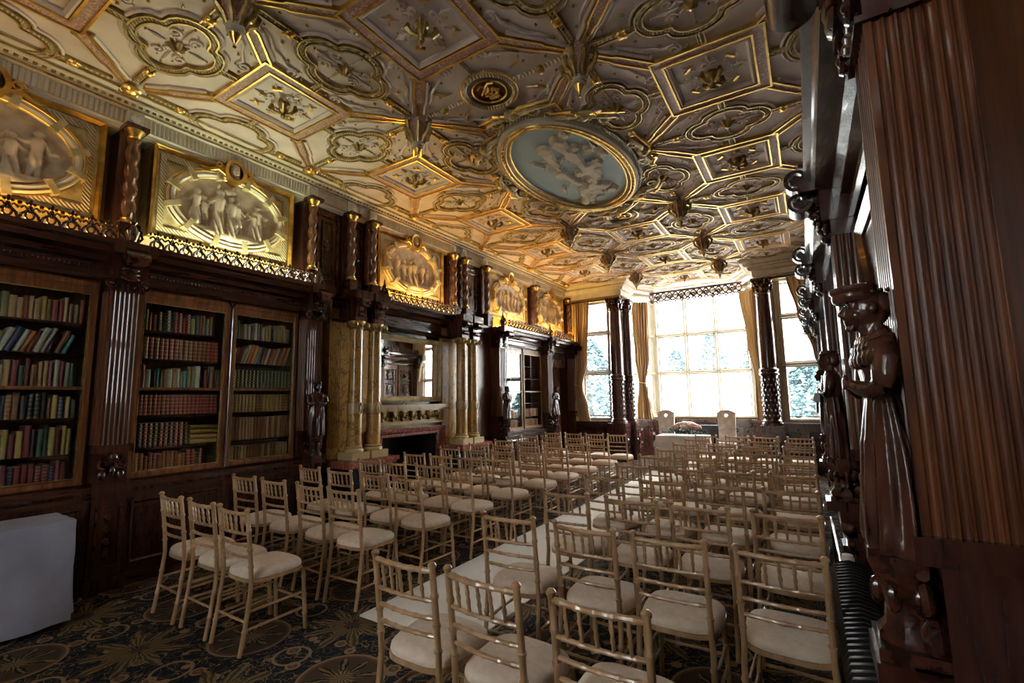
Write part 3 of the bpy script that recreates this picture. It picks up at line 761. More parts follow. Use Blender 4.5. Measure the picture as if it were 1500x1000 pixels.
def finial(T, wall, u, h=.34):
    c = T((u, 3.14, .55)); k = MB(); k.lathe([(.055, 0), (.055, .03), (.035, .05), (.05, .10), (.062, .14), (.03, .19), (.02, .21), (.034, .235), (.012, .27), (.008, h)], 10, c=c)
    f = build('finial', k, 'carved_wood', wall, True); k = MB()
    for q in range(4):
        a = q*PI/2; k.tube([(c[0]+.05*math.cos(a), c[1]+.05*math.sin(a), c[2]+.04), (c[0]+.085*math.cos(a), c[1]+.085*math.sin(a), c[2]+.09), (c[0]+.06*math.cos(a), c[1]+.06*math.sin(a), c[2]+.16), (c[0]+.03*math.cos(a), c[1]+.03*math.sin(a), c[2]+.2)], .012, 5)
    build('finial_scrolls', k, 'carved_wood', f, True)
# cresting motif (local: u -> x, v -> z)
g = MB(lambda p: (p[0], p[2], p[1]))
for s in (1, -1):
    g.tube([(s*.062, .0, 0), (s*.05, .05, 0), (s*.012, .085, 0), (0, .12, 0)], .011, 5); g.tube([(s*.062, .09, 0), (s*.035, .115, 0), (s*.012, .085, 0)], .009, 5)
g.tube([(x, y, 0) for x, y in ellipse(0, .045, .026, .03, 12)], .009, 5, True); g.ball((0, .15, 0), (.014, .028, .012), 6)
for s in (1, -1): g.ball((s*.024, .138, 0), (.014, .014, .010), 6); g.ball((s*.06, .135, 0), (.012, .016, .01), 6)
g.box(-.065, .065, -.008, .012, -.012, .012)
me_crest = proto(g, 'cresting_motif', 'carved_wood', True)
def cresting(T, parent, u0, u1, w=.60, v=3.145):
    n = max(1, round((u1-u0)/.13)); s = (u1-u0)/n
    for q in range(n):
        inst('cresting_motif', me_crest, parent, P3(T, u0+s*(q+.5), v, w), PI/2, (s/.13, 1.3, 1.08))
entab = [(.0, 2.80), (.40, 2.80), (.42, 2.83), (.42, 2.87), (.40, 2.88), (.40, 2.95), (.46, 2.97), (.50, 3.01), (.60, 3.03), (.62, 3.08), (.66, 3.10), (.66, 3.14), (.0, 3.14)]
def entablature(T, parent, u0, u1, pr=entab, m='mahogany_long'):
    k = MB(); vs = []; n = len(pr)
    for u in (u0, u1): vs += [T((u, v, w)) for w, v in pr]
    k.add(vs, [tuple(range(n)), tuple(reversed(range(n, 2*n)))]+[(i, (i+1) % n, n+(i+1) % n, n+i) for i in range(n)]); o = build('entablature', k, m, parent)
    k = MB(T); q = u0+.04
    while q < u1-.04: k.ball((q, 2.915, .40), (.011, .018, .012), 5); q += .034
    b = build('bead_course', k, 'carved_wood', o, norm=False); b['kind'] = 'stuff'; return o
def fret_panel(T, parent, u0, u1, v0, v1, w):
    k = MB(T); k.sweep([(u0, v0), (u0, v1), (u1, v1), (u1, v0)], [(0, w-.005), (0, w+.02), (-.016, w+.026), (-.03, w+.01), (-.03, w-.005)], True)
    W, Hh, cu, cv = u1-u0, v1-v0, (u0+u1)/2, (v0+v1)/2; t = .010
    def bar(a, b, c, d): ub(k, min(a, c)-t, max(a, c)+t, min(b, d)-t, max(b, d)+t, w-.004, w+.018)
    for sx in (1, -1):
        for sy in (1, -1):
            X = lambda f: cu+sx*W*f
            Y = lambda f: cv+sy*Hh*f
            bar(X(.10), Y(.36), X(.36), Y(.36)); bar(X(.36), Y(.36), X(.36), Y(.12)); bar(X(.22), Y(.12), X(.36), Y(.12)); bar(X(.22), Y(.12), X(.22), Y(.24)); bar(X(.10), Y(.24), X(.22), Y(.24)); bar(X(.10), Y(.24), X(.10), Y(.36))
    for s in (1, -1): bar(cu-W*.10, cv+s*Hh*.09, cu+W*.10, cv+s*Hh*.09); bar(cu+s*W*.10, cv-Hh*.09, cu+s*W*.10, cv+Hh*.09)
    o = build('fret_panel', k, 'mahogany', parent)
    k = MB(T)
    q = v0-.02
    while q < v1+.03:
        for u in (u0-.035, u1+.035): k.ball((u, q, w+.005), .007, 4)
        q += .034
    build('pearl_studs', k, 'carved_wood', o, norm=False)['kind'] = 'stuff'
def base_cabinet(T, parent, u0, u1, n):
    k = MB(T); ub(k, u0, u1, 0, .86, 0, .48); o = build('base_cabinet', k, 'mahogany', parent)
    k = MB(T); ub(k, u0, u1, 0, .07, .4, .54); ub(k, u0, u1, .07, .12, .4, .51); ub(k, u0, u1, .78, .83, .4, .50); ub(k, u0, u1, .86, .91, .2, .54); build('base_mouldings', k, 'mahogany_long', o)
    k = MB(T); q = u0+.03
    while q < u1: k.ball((q, .845, .485), .008, 5); q += .062
    build('brass_studs', k, 'chrome', o, norm=False)['kind'] = 'stuff'
    s = (u1-u0)/n
    for i in range(n): fret_panel(T, parent, u0+s*i+.055, u0+s*(i+1)-.055, .17, .74, .48)
def door(T, parent, u0, u1, v0=.92, v1=2.78, mid=1.785, m='oak_frame', glass=True):
    k = MB(T); st = .062
    k.sweep([(u0, v0), (u0, v1), (u1, v1), (u1, v0)], [(0, .33), (0, .365), (-.012, .375), (-st+.012, .375), (-st, .36), (-st, .33)], True)
    ub(k, u0+st-.01, u1-st+.01, v1-.125, v1-.05, .335, .368)
    if mid: ub(k, u0+st-.01, u1-st+.01, mid-.014, mid+.014, .335, .368)
    o = build('door', k, m, parent)
    k = MB(T); k.sweep([(u0+st, v0+st), (u0+st, v1-.125), (u1-st, v1-.125), (u1-st, v0+st)], [(0, .36), (0, .372), (-.008, .372), (-.008, .355)], True); build('glazing_bead', k, 'gold_dull', o)
    if glass: k = MB(T); ub(k, u0+st-.01, u1-st+.01, v0+st-.01, v1-.12, .348, .351); build('glass_pane', k, 'glass', o)
    return o
# books: spine faces +x; unit block
bm_ = [(-1, -.5), (-.10, -.5), (-.03, -.38), (0, -.15), (0, .15), (-.03, .38), (-.10, .5), (-1, .5)]
g = MB(); g.prism(bm_, 0, 1); me_book = proto(g, 'book', 'book_brown')
g = MB(); g.box(-.97, -.06, -.42, .42, .015, 1.004); me_pages = proto(g, 'page_block', 'paper')
g = MB()
for z in (.07, .24, .42, .60, .78, .93): g.prism([(x*1.0+.012, y*1.015) for x, y in bm_[1:7]], z-.008, z+.008)
me_bandsb = proto(g, 'spine_bands', 'gilt_tooling')
g = MB()
for q in range(6):
    z = .09+q*.155; g.prism([(x+.012, y*1.015) for x, y in bm_[1:7]], z-.006, z+.006); g.ball((.008, 0, z+.075), (.014, .2, .035), 6)
me_dotsb = proto(g, 'spine_bands', 'gilt_tooling')
def book(T, colr, u, v, w, th, h, d, ang, label, group, bands, parent=None):
    p = P3(T, u, v, w); o = inst('book', me_book, None, p, sc_=(d, th, h), rot=(ang, 0, 0), m='book_'+colr); tag(o, label, 'book', group)
    if bands != 'none':
        b = bpy.data.objects.new('spine_bands', me_dotsb if bands == 'dots' else me_bandsb); col.objects.link(b); b.parent = o
    b = bpy.data.objects.new('page_block', me_pages); col.objects.link(b); b.parent = o
def shelf_of_books(T, u0, u1, v, hmax, pal, where, style='bands', lean=0., th=(.028, .05), w=.30, uniform=False, gap_end=0.):
    rn = random.Random(hash(where) % 1000 if False else sum(map(ord, where))); u = u0+.006; grp = 'books on the '+where
    uth = rn.uniform(*th); uh = hmax*rn.uniform(.80, .9)
    while True:
        t = uth if uniform else rn.uniform(*th); h = uh if uniform else hmax*rn.uniform(.66, .93); a = 0.
        if lean: a = -lean
        foot = t*math.cos(a)+ .002 if not lean else t/math.cos(a)+.002
        if u+foot+(h*math.sin(abs(a)) if lean else 0) > u1-gap_end: break
        c = pal[int(rn.random()*len(pal))]
        st = style if (uniform or rn.random() < .55) else 'none'
        # right-hand foot of a leaning book rests on the shelf
        uu = u+t/2*math.cos(a); vv = v+(t/2*math.sin(abs(a)) if lean else 0)
        kind = {'bands': 'gilt-banded', 'dots': 'gilt-stamped', 'none': 'plain'}[st]
        book(T, c, uu, vv, w+rn.uniform(-.012, .0), t, h, .17, a, f'{"leaning " if lean else ""}{kind} {c} book on the {where}', grp, st)
        u += foot
def bookcase(T, wall, name, label, u0, u1, doors, shelves, nbase, rows=None, door_m='oak_frame'):
    r = root(name, label, 'bookcase', P3(T, (u0+u1)/2, 0, .25))
    for nm, q in (('back_panel', (u0, u1, .91, 2.80, .0, .05)), ('side_panel', (u0, u0+.04, .92, 2.74, .05, .33)), ('side_panel', (u1-.04, u1, .92, 2.74, .05, .33)), ('top_panel', (u0, u1, 2.74, 2.80, .05, .33)), ('bottom_panel', (u0, u1, .90, .92, .05, .33))):
        k = MB(T); ub(k, *q); build(nm, k, 'pier_wood', r)
    mids = []
    for i, (a, b) in enumerate(doors):
        door(T, r, a, b, m=door_m)
        if i: mids.append((a+doors[i-1][1])/2)
    for m_ in mids:
        k = MB(T); k.tube([(m_, .93, .385), (m_, 2.72, .385)], .014, 8); k.tube([(m_-.05, 2.80, .39), (m_, 2.72, .385), (m_+.05, 2.80, .39)], .014, 6); build('astragal', k, 'mahogany', r, True)
        k = MB(T); ub(k, m_-.02, m_+.02, .91, 2.8, .05, .33); build('partition', k, 'dark_void', r)
    for z in shelves: k = MB(T); ub(k, u0+.04, u1-.04, z-.016, z, .05, .31); build('shelf', k, 'mahogany_long', r)
    base_cabinet(T, r, u0, u1, nbase)
    entablature(T, r, u0, u1); cresting(T, r, u0, u1)
    return r
SH = [.96, 1.20, 1.52, 1.80, 2.09, 2.38]
sh_names = ['lowest', 'second', 'third', 'fourth', 'fifth', 'top']
# -------- left wall, from the camera towards the window
bookcase(TL, wall_left, 'bookcase', 'dark mahogany bookcase with leaning coloured books beside the white-clothed table', -1.1, 1.655, [(-1.06, -.16), (-.16, .74), (.74, 1.63)], SH, 6)
bookcase(TL, wall_left, 'bookcase', 'two-door glazed bookcase full of red and brown leather books', 1.905, 3.70, [(1.93, 2.83), (2.83, 3.68)], SH, 4)
bookcase(TL, wall_left, 'bookcase', 'glazed bookcase reflecting the bay window between fireplace and carved door', 8.43, 10.36, [(8.46, 9.40), (9.40, 10.33)], SH, 4)
for a, b in ((-1.30, -1.10), (1.655, 1.905), (3.70, 3.93), (8.19, 8.43), (10.36, 10.60), (11.85, 12.1)):
    p = pilaster(TL, wall_left, a, b)
for u in (1.78, 3.82, 8.31, 10.48): finial(TL, wall_left, u)
# filler panels beside the chimneypiece
for a, b in ((3.93, 4.12), (7.32, 8.19)):
    k = MB(TL); ub(k, a, b, 0, 3.12, 0, .30); p = build('plain_panelling', k, 'pier_wood', wall_left)
    k = MB(TL); ub(k, a, b, 0, .12, .2, .35); ub(k, a, b, .85, .92, .2, .34); ub(k, a, b, 2.98, 3.14, .2, .40); build('panel_mouldings', k, 'mahogany_long', p)
# books of the near case (only the visible part) and of the two-door case
MIX1 = ['dark red', 'brown', 'olive', 'tan', 'black', 'orange', 'ochre', 'navy']; MIX2 = ['cream', 'teal', 'brown', 'dark red', 'navy', 'tan', 'orange', 'black', 'olive', 'grey']
A = 'shelf beside the white-clothed table'
rowsA = [(['dark red', 'maroon', 'black', 'navy'], 'bands', 0, False), (['dark green', 'maroon', 'ochre', 'black'], 'none', 0, False), (['navy', 'ochre', 'brown', 'black', 'olive'], 'bands', 0, False), (['tan', 'dark green', 'brown', 'maroon', 'cream'], 'none', 0, False), (MIX2, 'none', .34, False), (['olive', 'dark red', 'tan', 'brown', 'ochre'], 'none', 0, False)]
for i, (pal, st, ln, un) in enumerate(rowsA):
    top = (SH+[2.66])[i+1]-.03
    shelf_of_books(TL, .83, 1.57, SH[i], top-SH[i], pal, f'{sh_names[i]} {A}', st, ln, uniform=un)
D1 = 'shelf behind the pier-side door'; D2 = 'shelf behind the statuette-side door'
rows1 = [(['dark red', 'orange', 'brown'], 'bands', 0, False, .10), (['maroon', 'black'], 'dots', 0, True, .30), (['dark red'], 'bands', 0, True, 0), (['cream', 'tan', 'teal', 'dark red', 'brown', 'olive', 'black'], 'none', 0, False, 0), (['brown', 'dark red'], 'bands', 0, True, 0), (['dark green', 'olive', 'dark red', 'black', 'maroon'], 'dots', 0, False, .08)]
rows2 = [(['tan', 'brown'], 'none', 0, True, 0), (['brown', 'tan'], 'none', 0, True, 0), (['ochre', 'tan', 'brown'], 'bands', 0, True, 0), (['dark green'], 'dots', 0, True, 0), (['orange', 'dark red', 'cream', 'ochre', 'navy', 'brown'], 'none', .30, False, 0), (['brown', 'grey', 'cream', 'black', 'tan', 'ochre'], 'none', 0, False, 0)]
for rows, (a, b), D in ((rows1, (1.985, 2.80), D1), (rows2, (2.87, 3.65), D2)):
    for i, (pal, st, ln, un, ge) in enumerate(rows):
        top = (SH+[2.66])[i+1]-.03
        shelf_of_books(TL, a, b, SH[i], top-SH[i], pal, f'{sh_names[i]} {D}', st, ln, uniform=un, th=(.034, .046) if un else (.024, .05), gap_end=ge)
for q in range(4):   # books lying flat
    book(TL, ['ochre', 'tan', 'ochre', 'olive'][q], 2.79, SH[1]+.024+q*.05, .28, .045, .27, .17, PI/2, f'{["lowest", "second", "third", "topmost"][q]} of four books lying flat behind the pier-side door', 'books lying flat', 'none')
for dn, (a, b) in (('door next to the chimneypiece', (8.53, 9.34)), ('door next to the carved doorway', (9.47, 10.27))):
    for i in (0, 1): shelf_of_books(TL, a, b, SH[i], .21, ['brown', 'dark red', 'tan'], f'{sh_names[i]} shelf, reflecting {dn}', 'bands', 0, uniform=True, th=(.05, .06))
# carved door near the window
k = MB(TL); ub(k, 10.60, 10.70, 0, 2.80, 0, .34); ub(k, 11.75, 11.85, 0, 2.80, 0, .34); ub(k, 10.60, 11.85, 2.42, 2.80, 0, .34)
d0 = shell('door_1', k, 'mahogany')
k = MB(TL); ub(k, 10.70, 11.75, 0, 2.42, .10, .16); dl = build('door_leaf', k, 'oak_frame', d0)
for i in range(3):
    for j in range(6):
        u0, v0 = 10.77+i*.325, .12+j*.38; k = MB(TL)
        k.sweep([(u0, v0), (u0, v0+.32), (u0+.26, v0+.32), (u0+.26, v0)], [(0, .155), (0, .19), (-.02, .195), (-.035, .165), (-.035, .155)], True)
        k.lathe([(.02, .155), (.055, .165), (.03, .19), (.0, .195)], 4, c=(u0+.13, v0+.16, 0)); build('door_panel', k, 'oak_frame', dl)
en = MB(TL); entablature(TL, d0, 10.60, 11.85); cresting(TL, d0, 10.62, 11.83)
k = MB(TL)
for q in range(6): k.ball((10.85+q*.15, 2.6, .34), (.05, .06, .03), 8)
build('overdoor_carving', k, 'carved_wood', d0, True)

# ================================================================== upper storey: twisted columns, relief panels, cove strips
def twisted_column(u, where, T=TL):
    c = T((u, 0, .34)); r = root('twisted_column', f'twisted wooden column with gilt capital {where}', 'column', (c[0], c[1], 3.14), 'twisted columns of the upper storey')
    k = MB(); k.lathe([(.052, 3.46+.86*i/44) for i in range(45)], 14, c=(c[0], c[1], 0), fn=lambda rr, a, z: rr*(1+.20*math.cos(2*(a-z*17)))); build('shaft', k, 'twisted_wood', r, True)
    k = MB(); k.lathe([(.06, 3.40), (.075, 3.41), (.075, 3.43), (.055, 3.445), (.06, 3.46), (.05, 3.475)], 16, c=(c[0], c[1], 0)); k.lathe([(.05, 4.30), (.06, 4.31), (.05, 4.325), (.062, 4.35), (.088, 4.385), (.08, 4.39)], 16, c=(c[0], c[1], 0)); build('gilt_rings', k, 'gold', r, True)
    k = MB(); k.box(c[0]-.10, c[0]+.095, c[1]-.095, c[1]+.095, 4.385, 4.43); k.box(c[0]-.09, c[0]+.085, c[1]-.085, c[1]+.085, 3.14, 3.40); k.box(c[0]-.10, c[0]+.10, c[1]-.10, c[1]+.10, 3.30, 3.34); build('pedestal', k, 'mahogany', r)
    k = MB(); k.box(XL, XL+.25, c[1]-.09, c[1]+.09, 3.14, 4.43); build('backing_pilaster', k, 'mahogany', r)
    k = MB(); k.box(XL+.25, XL+.33, c[1]-.07, c[1]+.07, 4.43, 4.62); k.ball((XL+.33, c[1], 4.53), (.02, .045, .05), 10); build('frieze_block', k, 'plaster', r)
for u, wh in ((1.80, 'between the two largest relief panels'), (3.86, 'right of the pale-lit relief panel'), (4.52, 'left of the dark panel over the chimneypiece columns'), (4.93, 'left of the chimneypiece relief'), (6.93, 'right of the chimneypiece relief'),
              (7.28, 'beside the dark panel past the chimneypiece'), (8.02, 'left of the relief above the reflecting bookcase'), (10.15, 'between the two far relief panels'), (12.08, 'at the corner with the back wall')): twisted_column(u, wh)
for a, b in ((3.97, 4.42), (4.60, 4.86), (7.36, 7.94)):
    k = MB(TL); ub(k, a, b, 3.14, 4.42, 0, .20); o = build('carved_wall_panel', k, 'mahogany', wall_left)
    k = MB(TL)
    for m_ in (.05, .13):
        if b-a > 2*m_+.1: k.sweep([(a+m_, 3.3+m_), (a+m_, 4.36-m_), (b-m_, 4.36-m_), (b-m_, 3.3+m_)], [(0, .20), (0, .225), (-.02, .225), (-.02, .20)], True)
    k.ball(((a+b)/2, 3.85, .20), (.06, .12, .03), 8)
    build('panel_mouldings', k, 'carved_wood', o)
def relief_panel(uc, W, label, seed, nfig, glow, T=TL):
    v0, v1 = 3.385, 4.415; vc = (v0+v1)/2; Hh = v1-v0; a, b = W*.365, Hh*.36; w = .20
    r = root('relief_panel', label, 'relief panel', P3(T, uc, v0, w), 'plaster relief panels of the upper storey')
    k = MB(T)
    outer = [(uc-W/2, v0), (uc-W/2, v1), (uc+W/2, v1), (uc+W/2, v0)]
    ub(k, uc-W/2, uc+W/2, v0, v1, 0, w); build('backing', k, 'panel_gilt', r)
    k = MB(T); k.sweep(outer, [(0, w-.02), (0, w+.05), (-.02, w+.06), (-.045, w+.02), (-.045, w-.02)], True); build('gilt_frame', k, 'gold', r)
    k = MB(T); m_ = .075; k.sweep([(uc-W/2+m_, v0+m_), (uc-W/2+m_, v1-m_), (uc+W/2-m_, v1-m_), (uc+W/2-m_, v0+m_)], [(0, w-.01), (0, w+.02), (-.06, w+.02), (-.06, w-.01)], True); build('guilloche_border', k, 'rope', r)
    k = MB(T); k.sweep(ellipse(uc, vc, a+.045, b+.045, 56), [(.05, w-.01), (.05, w+.05), (.02, w+.085), (-.03, w+.075), (-.05, w+.03), (-.05, w-.01)], True); build('oval_frame', k, 'plaster', r, True)
    k = MB(T)
    for off in (-.047, .018, .052): k.tube([(x, y, w+(.055 if off < 0 else .08 if off < .05 else .045)) for x, y in ellipse(uc, vc, a+.045+off, b+.045+off, 56)], .008, 5, True)
    build('gilt_rings', k, 'gold', r, True)
    for q in range(12):
        t = 2*PI*q/12+.26; x, y = uc+(a+.05)*math.cos(t), vc+(b+.05)*math.sin(t)
        k = MB(T); M = Matrix.Translation((x, y, 0)) @ Matrix.Rotation(math.atan2(math.sin(t)/b, math.cos(t)/a), 4, 'Z'); k.box(-.065, .065, -.028, .028, w+.0, w+.10, M=M); k.box(-.075, -.055, -.032, .032, w+.0, w+.105, M=M); build('strap', k, 'panel_gilt', r)
    rn = random.Random(seed); figs = []
    for q in range(nfig):
        x = -a*.74+2*a*.74*(q+.5)/nfig+rn.uniform(-.03, .03); lim = b*math.sqrt(max(.05, 1-(x/a)**2)); h = (1.15+.45*rn.random())*lim; figs.append(figure(x, -lim*.86, min(h, b*1.70), rn.uniform(-.12, .12), 1., q % 3 != 1, seed*10+q))
    ground = [((-a*.8, -b*.78), (a*.8, -b*.78), .05, .05, 0), ((-a*.6, -b*.86), (a*.6, -b*.86), .07, .07, 0)]; figs.append(ground)
    if seed == 12: figs.append([((-.13, -b*.82), (-.13, b*.72), .013, .013, 0), ((-.13, b*.72), (-.13, b*.84), .026, .004, 0), ((-.035, b*.66), (.035, b*.66), .035, .035, 0), ((-.01, b*.72), (.02, b*.84), .03, .02, 0)])
    k = relief_mesh(figs, a*1.01, b*1.01, 150, 98, .12, lambda p: T((uc+p[0], vc+p[1], w+.012+p[2]))); build('relief', k, 'relief_plaster', r, True)
    # cartouche with a head over the oval
    k = MB(T); k.sweep(ellipse(uc, v1-.03, .105, .125, 28), [(.02, w), (.02, w+.12), (-.02, w+.13), (-.025, w)], True)
    for s in (1, -1):
        k.tube([(uc+s*.10, v1-.09, w+.09), (uc+s*.19, v1-.05, w+.09), (uc+s*.27, v1-.09, w+.07), (uc+s*.36, v1-.07, w+.05)], [.022, .03, .022, .008], 7); k.tube([(x, y, w+.08) for x, y in spiral(uc+s*.17, v1+.0, .05, .012, 0, 1.4*s)], .013, 6)
    ct = build('cartouche', k, 'gold', r, True)
    k = MB(T); k.ball((uc, v1-.02, w+.08), (.06, .075, .06), 14); k.ball((uc, v1-.03, w+.145), (.012, .022, .015), 8); k.ball((uc-.022, v1-.005, w+.13), (.012, .007, .008), 6); k.ball((uc+.022, v1-.005, w+.13), (.012, .007, .008), 6); k.ball((uc, v1-.062, w+.128), (.02, .007, .008), 6)
    k.ball((uc, v1+.03, w+.065), (.068, .055, .06), 12); k.ball((uc, v1-.10, w+.05), (.05, .05, .04), 10)
    build('head', k, 'relief_plaster', ct, True)
    # cove light strip behind the cresting
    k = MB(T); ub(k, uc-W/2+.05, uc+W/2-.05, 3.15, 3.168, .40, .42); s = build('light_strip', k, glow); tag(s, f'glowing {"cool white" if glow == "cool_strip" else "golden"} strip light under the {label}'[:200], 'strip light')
    return s
PAN = [(.80, 1.62, 'dim plaster relief of robed figures nearest the white-clothed table', 11, 5, 'dim_strip', 'relief panel above the dark near bookcase'),
       (2.82, 1.62, 'pale-lit plaster relief of a helmeted soldier, women and children', 12, 7, 'cool_strip', 'relief panel above the two-door bookcase'),
       (5.92, 1.62, 'golden plaster relief of figures above the chimneypiece mirror', 13, 6, 'warm_strip', 'relief panel above the chimneypiece'),
       (9.06, 1.66, 'golden plaster relief above the window-reflecting bookcase', 14, 6, 'warm_strip', 'relief panel above the reflecting bookcase'),
       (11.12, 1.58, 'shaded plaster relief beside the window-wall corner', 15, 7, 'warm_strip', 'relief panel above the carved door')]
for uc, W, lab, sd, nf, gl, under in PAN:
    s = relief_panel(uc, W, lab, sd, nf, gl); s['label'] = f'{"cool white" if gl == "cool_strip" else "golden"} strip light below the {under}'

# ================================================================== chimneypiece
FP = root('fireplace', 'chimneypiece with paired yellow marble columns and red marble fire surround', 'fireplace', (XL+.4, 5.60, 0))
def marble_column(yc, xc, parent):
    k = MB(); k.lathe([(.098, 1.03), (.098, 1.42), (.093, 1.60), (.088, 2.62)], 32, c=(xc, yc, 0), fn=lambda r, a, z: r*(1-.045*abs(math.sin(8*a)))); s = build('marble_column', k, 'siena_marble', parent, True)
    k = MB(); k.lathe([(.125, .955), (.13, .97), (.125, .99), (.108, 1.0), (.115, 1.015), (.105, 1.03), (.098, 1.035)], 24, c=(xc, yc, 0)); build('column_base', k, 'cream_marble', s, True)
    k = MB(); k.box(xc-.145, xc+.145, yc-.145, yc+.145, .86, .955); build('base_block', k, 'cream_marble', s)
    k = MB(); k.lathe([(.09, 2.61), (.10, 2.63), (.092, 2.645), (.12, 2.70), (.12, 2.72)], 20, c=(xc, yc, 0))
    for sx in (1, -1):
        for sy in (1, -1): k.ball((xc+sx*.10, yc+sy*.10, 2.67), (.036, .036, .042), 8)
    for q in range(8): k.ball((xc+.105*math.cos(q*PI/4), yc+.105*math.sin(q*PI/4), 2.655), (.02, .02, .025), 6)
    build('capital', k, 'gold_dull', s, True)
    k = MB(); k.tube([(xc+.10, yc+p[0], 1.53+p[1]) for p in ellipse(0, 0, .042, .075, 14)], .012, 6, True); k.ball((xc+.10, yc, 1.53), (.012, .018, .04), 8); k.lathe([(.10, 1.46), (.104, 1.47), (.104, 1.59), (.098, 1.60)], 28, c=(xc, yc, 0)); build('shield', k, 'cream_marble', s, True)
    k = MB(); k.box(xc-.10, xc+.10, yc-.10, yc+.10, 2.72, 2.78); k.box(xc-.3, xc+.09, yc-.09, yc+.09, 2.78, 3.02); k.box(xc-.3, xc+.16, yc-.14, yc+.14, 3.02, 3.14); build('impost', k, 'mahogany', s)
    console(TL, yc, .15, 2.98, xc-XL+.14, .075, s); console(TL, yc, .13, 2.82, xc-XL+.09, .05, s)
XC = XL+.72
for y0, y1, cols_ in ((4.08, 4.92, (4.33, 4.66)), (6.42, 7.26, (6.66, 6.99))):
    k = MB(); k.box(XL, XC+.17, y0+.03, y1-.03, 0, .78); pl = build('slate_plinth', k, 'black_slate', FP)
    k = MB(); k.box(XL, XC+.23, y0-.02, y1+.02, .80, .86); k.box(XL, XC+.20, y0+.0, y1-.0, .76, .80); build('red_slab', k, 'red_marble', pl)
    k = MB(); k.box(XL, XL+.45, y0+.02, y1-.02, .86, 3.0); bp = build('marble_back', k, 'siena_marble', pl)
    for q in range(6):
        k = MB(); yy = (y0+.05+q*.03) if y0 < 5 else (y0+.05+q*.03); k.tube([(XL+.45, yy, 1.0), (XL+.45, yy, 2.66)], .013, 6); build('reed', k, 'siena_marble', bp, True)
    for yc in cols_: marble_column(yc, XC, FP)
k = MB(TL); ub(k, 4.92, 6.42, 1.20, 3.0, 0, .40); build('overmantel_back', k, 'black_slate', FP)
k = MB(TL)
ub(k, 4.74, 4.99, 0, 1.19, .1, .52); ub(k, 6.21, 6.44, 0, 1.19, .1, .52); ub(k, 4.99, 6.21, 1.07, 1.19, .1, .52); rs = build('red_surround', k, 'red_marble', FP)
k = MB(TL); k.sweep([(4.99, 0), (4.99, 1.08), (6.21, 1.08), (6.21, 0)], [(.0, .5), (.0, .55), (.04, .55), (.05, .5)]); k.sweep([(4.80, 0), (4.80, 1.18), (6.42, 1.18), (6.42, 0)], [(.0, .5), (.0, .56), (-.05, .545), (-.06, .5)]); build('surround_moulding', k, 'red_marble', rs)
k = MB(TL); ub(k, 4.99, 6.21, 0, 1.07, 0, .04); ub(k, 4.99, 5.02, 0, 1.07, .04, .5); ub(k, 6.18, 6.21, 0, 1.07, .04, .5); ub(k, 4.99, 6.21, 0, .02, .04, .6); build('firebox', k, 'dark_void', FP)
k = MB(TL)
for q in range(8): k.tube([(5.22+q*.11, .10, .36), (5.22+q*.11, .36, .40)], .012, 6)
k.tube([(5.17, .36, .40), (6.05, .36, .40)], .014, 6); k.tube([(5.17, .12, .36), (6.05, .12, .36)], .014, 6); k.box(5.15, 5.19, .02, .40, .34, .42); k.box(6.03, 6.07, .02, .40, .34, .42)
build('fire_grate', k, 'iron', FP)
k = MB(TL); ub(k, 4.80, 6.42, 1.19, 1.28, .1, .44); ub(k, 4.86, 6.40, 1.25, 1.28, .3, .54); ub(k, 4.86, 6.40, 1.28, 1.46, .1, .48); ub(k, 4.86, 6.40, 1.46, 1.50, .3, .56); ub(k, 4.84, 6.42, 1.50, 1.56, .2, .62); mf = build('mantel_shelf', k, 'cream_marble', FP)
for q in range(7):
    u = 5.02+q*.205; k = MB(TL); k.ball((u, 1.40, .50), (.042, .055, .06), 8); k.ball((u, 1.33, .50), (.03, .03, .04), 8); k.box(u-.04, u+.04, 1.44, 1.465, .46, .56); build('modillion', k, 'gold_dull', mf, True)
    if q < 6: k = MB(TL); k.tube([(x, y, .49) for x, y in spiral(u+.10, 1.36, .05, .012, .3, 1.3)], .014, 5); k.ball((u+.1, 1.36, .49), .022, 6); build('frieze_scroll', k, 'gold_dull', mf, True)
entab2 = [(.0, 2.72), (.44, 2.72), (.47, 2.75), (.44, 2.79), (.44, 2.88), (.46, 2.95), (.50, 2.97), (.54, 3.01), (.64, 3.03), (.66, 3.08), (.70, 3.10), (.70, 3.14), (.0, 3.14)]
entablature(TL, FP, 4.12, 7.32, entab2); cresting(TL, FP, 5.02, 6.55, .64); finial(TL, FP, 4.98); finial(TL, FP, 6.60)
MR = root('overmantel_mirror', 'gilt-framed mirror above the mantel shelf', 'mirror', (XL+.45, 5.66, 1.60))
k = MB(TL); k.sweep([(4.94, 1.60), (4.94, 2.66), (6.40, 2.66), (6.40, 1.60)], [(0, .40), (0, .47), (-.03, .49), (-.06, .46), (-.09, .445), (-.09, .40)], True); build('frame', k, 'panel_gilt', MR)
k = MB(TL); ub(k, 5.02, 6.32, 1.68, 2.58, .40, .43); build('mirror_glass', k, 'mirror', MR)
